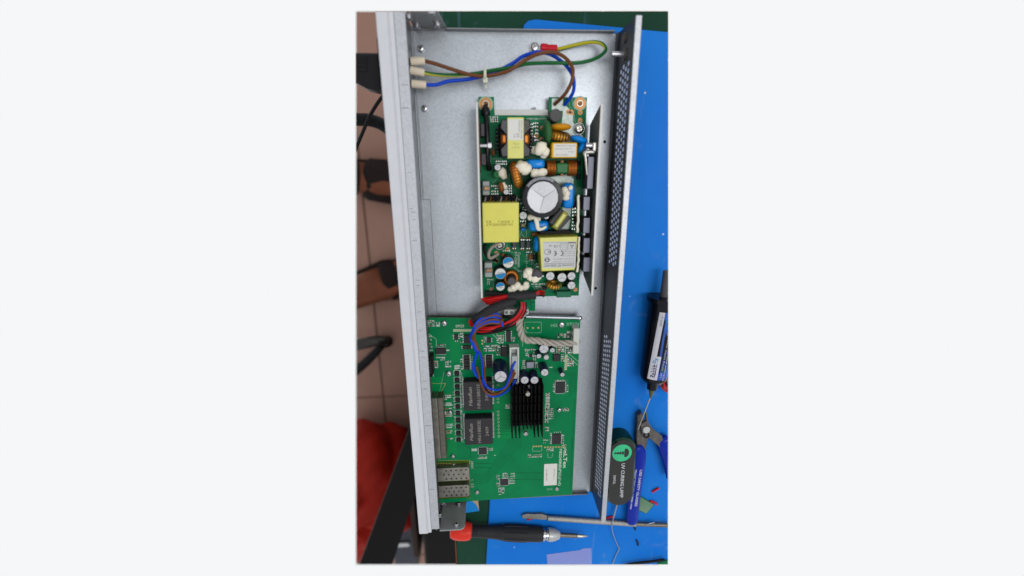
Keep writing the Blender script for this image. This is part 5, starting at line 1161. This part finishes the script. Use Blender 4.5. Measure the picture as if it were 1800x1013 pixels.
for v, (x0, y0), (x1, y1), r, mt, nm, lab, cat in ((8, (570, 490), (618, 463), 1.2, 'crimp_red', 'red_sleeve_offcut', 'red sleeve offcut highest on the mat, above the green offcut board', 'offcut'), (8, (555, 552), (604, 574), 1.2, 'crimp_red', 'red_sleeve_offcut', 'red sleeve offcut touching the corner of the green offcut board', 'offcut'),
                                          (8, (256, 670), (306, 658), 1.1, 'crimp_red', 'red_sleeve_offcut', 'red sleeve offcut next to the end of the perforated case wall', 'offcut'), (9, (600, 306), (640, 300), .9, 'crimp_red', 'red_sleeve_offcut', 'red sleeve offcut under the flat tip of the pick tool', 'offcut'),
                                          (8, (434, 718), (455, 748), .9, 'black_rubber', 'black_wire_offcut', 'short black wire offcut just below the blue grip', 'offcut'), (8, (460, 818), (474, 856), .9, 'black_rubber', 'black_wire_offcut', 'short black wire offcut alone on the open mat', 'offcut')):
    A = L(v, x0, y0, MZ + r); B = L(v, x1, y1, MZ + r); MB().tube([A, (A + B) / 2 + Vector((.5, .8, 0)), B], r, mt, n=8).build(nm, None, lab, cat, 'offcuts scattered on the mat')
# small red and black lead bundle by the syringe
wb = thing('wire_bundle', L(7, 655, 640, MZ), 'bundle of red and black wires tucked beside the syringe', 'wires')
for k in range(7):
    MB().tube([L(7, 690, 545 + k * 12, 5), L(7, 655 + k * 2, 600 + k * 10, 6 + k % 2 * 2), L(7, 636 + k * 7, 690, 5 + k % 3), L(7, 650 + k * 7, 720, 2), L(7, 690, 745, 0)], 1.2, ('wire_red', 'wire_black')[k % 2], n=6).build('wire', wb)
MB().tube([L(9, 1380, 690, 1), L(9, 1500, 668, 1), L(9, 1640, 652, 1), L(9, 1745, 636, 1)], 1.5, 'black_rubber', n=8).build('probe_lead', None, 'black probe lead along the bottom edge of the mat', 'lead')
pp = [tuple(L(9, x, y, -1).xy) for x, y in ((1690, 668), (1800, 640), (1800, 720), (1690, 720))]
MB().prism(pp, MZ + .05, -1, 'pcb_dark', ch=.2).build('board_corner', None, 'corner of a dark green circuit board in the bottom right', 'circuit board')

# ================================================================== BESIDE AND UNDER THE BENCH
def fz(x, y, z): return at(x, y, z)
# person: two bare feet in sandals
def loft(m, pts, mt, n=14):
    P = [Vector(p[:3]) for p in pts]; Fm = frames(P); vs = []
    for i, p in enumerate(P):
        u, v = Fm[i]
        for k in range(n):
            t = 2 * pi * k / n; vs.append(p + u * (pts[i][3] * sin(t)) + v * (pts[i][4] * cos(t)))
    m.add(vs, [(i * n + k, i * n + (k + 1) % n, (i + 1) * n + (k + 1) % n, (i + 1) * n + k) for i in range(len(P) - 1) for k in range(n)], mt, True)
    m.add(vs[:n], [tuple(range(n - 1, -1, -1))], mt); m.add(vs[-n:], [tuple(range(n))], mt)
person = thing('person', at(640, 400, FZ), 'person in dark strappy sandals standing on the tiles beside the bench', 'person')
sandals = []
for fx, fy, a in ((612, 308, -.16), (604, 516, .30)):
    o = at(fx, fy, FZ); d = Vector((cos(a), sin(a), 0)); s = Vector((-sin(a), cos(a), 0)); Zv = Vector((0, 0, 1))
    body = MB()
    def fp(f, h, side=0): return o + d * f + Zv * h + s * side
    loft(body, [(*fp(-60, 420), 52, 54), (*fp(-55, 300), 54, 56), (*fp(-40, 180), 42, 44), (*fp(-28, 110), 36, 38), (*fp(0, 72), 40, 40), (*fp(45, 54), 36, 42), (*fp(95, 40), 26, 47), (*fp(135, 30), 17, 48), (*fp(160, 26), 10, 40)], 'skin')
    body.blob(fp(-42, 42), (38, 34, 34), 'skin', rot=a)
    for j in range(5): body.blob(fp(168 - abs(j - 1) * 7, 24, 34 - j * 18), ((20, 13, 12, 11, 10)[j], (12, 9, 8, 8, 8)[j], 9), 'skin', rot=a)
    body.build('bare_foot', person)
    sm = MB()
    out = [fp(-82, 0, 0), fp(-74, 0, 26), (fp(-30, 0, 36)), fp(60, 0, 46), fp(130, 0, 54), fp(180, 0, 42), fp(196, 0, 12), fp(190, 0, -20), fp(150, 0, -48), fp(70, 0, -42), fp(-30, 0, -36), fp(-74, 0, -26)]
    sm.prism([tuple(p.xy) for p in out], FZ + .3, FZ + 17, 'sandal', ch=2)
    if fy < 400: loft(sm, [(*fp(58, 50), 38, 46), (*fp(64, 50), 42, 50), (*fp(110, 38), 31, 53), (*fp(140, 32), 25, 54), (*fp(168, 26), 19, 50), (*fp(172, 26), 16, 46)], 'sandal')
    else: loft(sm, [(*fp(128, 34), 22, 48), (*fp(132, 34), 26, 53), (*fp(160, 27), 20, 53), (*fp(166, 26), 16, 46)], 'sandal')
    loft(sm, [(*fp(8, 70), 42, 42), (*fp(12, 70), 46, 46), (*fp(34, 62), 44, 47), (*fp(38, 60), 40, 43)], 'sandal')
    sandals.append(sm)
for sm in sandals: sm.build('sandal', person)

# stool base
stool = thing('stool_base', at(630, 610, FZ), 'dark metal stool base poking in at the left over the tiles', 'stool')
MB().tube([at(600, 612, FZ + 90), at(640, 604, FZ + 95), at(668, 599, FZ + 90), at(678, 600, FZ + 75)], lambda t: 17 - 6 * t, 'stool_metal', n=12).build('base_arm', stool)
MB().tube([at(600, 672, FZ + 60), at(640, 640, FZ + 64), at(670, 610, FZ + 66)], lambda t: 15 - 5 * t, 'black_rubber', n=12).build('base_arm', stool)
q = at(674, 603, FZ + 30); MB().lathe((q.x, q.y - 10, FZ + 26), (0, 1, 0), [(20, 0), (25, 4), (25, 16), (20, 20), (0, 20)], 'black_rubber', 20).build('castor', stool)

# red plastic bag
rb_ = random.Random(5); m = MB(); nu, nv = 72, 44; vs = []
c = at(640, 856, FZ + 125)
for j in range(nv + 1):
    th = pi * j / nv
    for i in range(nu):
        f = 2 * pi * i / nu; d = Vector((sin(th) * cos(f), sin(th) * sin(f), cos(th)))
        k = 1 + .20 * abs(sin(2 * f + 1.5 * th + .6 * sin(3 * th))) + .13 * abs(sin(3.5 * f - 2.5 * th + .5 * sin(2 * f))) + .05 * abs(sin(8 * f + 6 * th + sin(5 * f))) + rb_.uniform(-.006, .006) - .1
        vs.append(c + Vector((d.x * 150 * k, d.y * 165 * k, d.z * 120 * k)))
m.add(vs, [(j * nu + i, (j + 1) * nu + i, (j + 1) * nu + (i + 1) % nu, j * nu + (i + 1) % nu) for j in range(nv) for i in range(nu)], 'bag_red', True)
m.build('plastic_bag', None, 'crumpled red plastic bag on the floor at the lower left', 'bag')
m = MB(); m.blob(at(634, 980, FZ + 60), (70, 80, 58), 'bag_grey', lump=.08, seed=4); m.build('grey_sack', None, 'pale grey sack in the bottom left corner', 'sack')
# slanting black leg, cabinet and boxes under the bench
A = at(752, 735, -360); B = at(664, 985, -300); d = (B - A).normalized(); s = Vector((-d.y, d.x, 0)).normalized(); m = MB()
P1 = A - d * 60; P2 = B + d * 60; wv = 25
m.add([P1 - s * wv, P1 + s * wv, P2 + s * wv * 1.25, P2 - s * wv * 1.25] + [q + Vector((0, 0, -30)) for q in (P1 - s * wv, P1 + s * wv, P2 + s * wv * 1.25, P2 - s * wv * 1.25)], [(0, 1, 2, 3), (7, 6, 5, 4), (0, 4, 5, 1), (1, 5, 6, 2), (2, 6, 7, 3), (3, 7, 4, 0)], 'strap_black')
m.build('bench_brace', None, 'wide black brace slanting down beside the red bag', 'brace')
A = at(731, 800, FZ + 330); B = at(800, 1000, FZ + 330)
MB().box(A.x, B.x + 300, B.y - 160, A.y + 200, FZ + .5, FZ + 330, 'cabinet_black', ch=6).build('floor_cabinet', None, 'black cabinet in the dark under the bench corner', 'cabinet')
x0, x1, y0, y1 = (at(690, 960, FZ + 180).x, at(728, 960, FZ + 180).x, at(700, 992, FZ + 180).y, at(700, 918, FZ + 180).y)
gb = thing('equipment_box', ((x0 + x1) / 2, (y0 + y1) / 2, FZ), 'grey metal equipment box low between the brace and the cabinet', 'box')
MB().box(x0, x1, y0 - 60, y1, FZ + .5, FZ + 180, 'box_grey', ch=4).build('case', gb)
MB().box(x0 + 10, x1 - 10, (y0 + y1) / 2 - 6, (y0 + y1) / 2 + 6, FZ + 180, FZ + 190, 'tin', ch=3).build('handle', gb)
A = at(716, 850, FZ + 250); B = at(737, 980, FZ + 250)
MB().box(A.x, B.x, B.y, A.y, FZ + .5, FZ + 250, 'board_brown', ch=2).build('leaning_board', None, 'narrow brown board standing beside the black cabinet', 'board')

# ================================================================== the place ends where the picture ends
def planes():
    for (xa, ya), (xb, yb), inside in (((626, 21), (626, 993), (900, 507)), ((1174, 21), (1174, 993), (900, 507)), ((626, 21), (1174, 21), (900, 507)), ((626, 993), (1174, 993), (900, 507))):
        n = ray(xa, ya).cross(ray(xb, yb)).normalized()
        if n.dot(ray(*inside)) > 0: n = -n
        yield n
PL = list(planes()); bpy.context.view_layer.update()
for o in list(scene.objects):
    if o.type != 'MESH': continue
    mw = o.matrix_world; loc = mw.translation
    pts = [(v.co + loc) / S - CAM for v in o.data.vertices]
    cuts = [n for n in PL if any(p.dot(n) > .01 * p.length * .02 for p in pts)]
    if not cuts: continue
    if all(any(p.dot(n) > 0 for n in [c_]) for c_ in cuts[:1] for p in pts) or any(all(p.dot(n) > 0 for p in pts) for n in cuts):
        bpy.data.objects.remove(o); continue
    bm = bmesh.new(); bm.from_mesh(o.data)
    for n in cuts:
        r_ = bmesh.ops.bisect_plane(bm, geom=bm.verts[:] + bm.edges[:] + bm.faces[:], plane_co=CAM * S - loc, plane_no=n, clear_outer=True, dist=1e-7)
        ed = [e for e in r_['geom_cut'] if isinstance(e, bmesh.types.BMEdge) and e.is_valid]
        if ed:
            f_ = bmesh.ops.holes_fill(bm, edges=ed, sides=0)
    if len(bm.faces) == 0: bm.free(); bpy.data.objects.remove(o); continue
    bm.to_mesh(o.data); bm.free(); o.data.update()
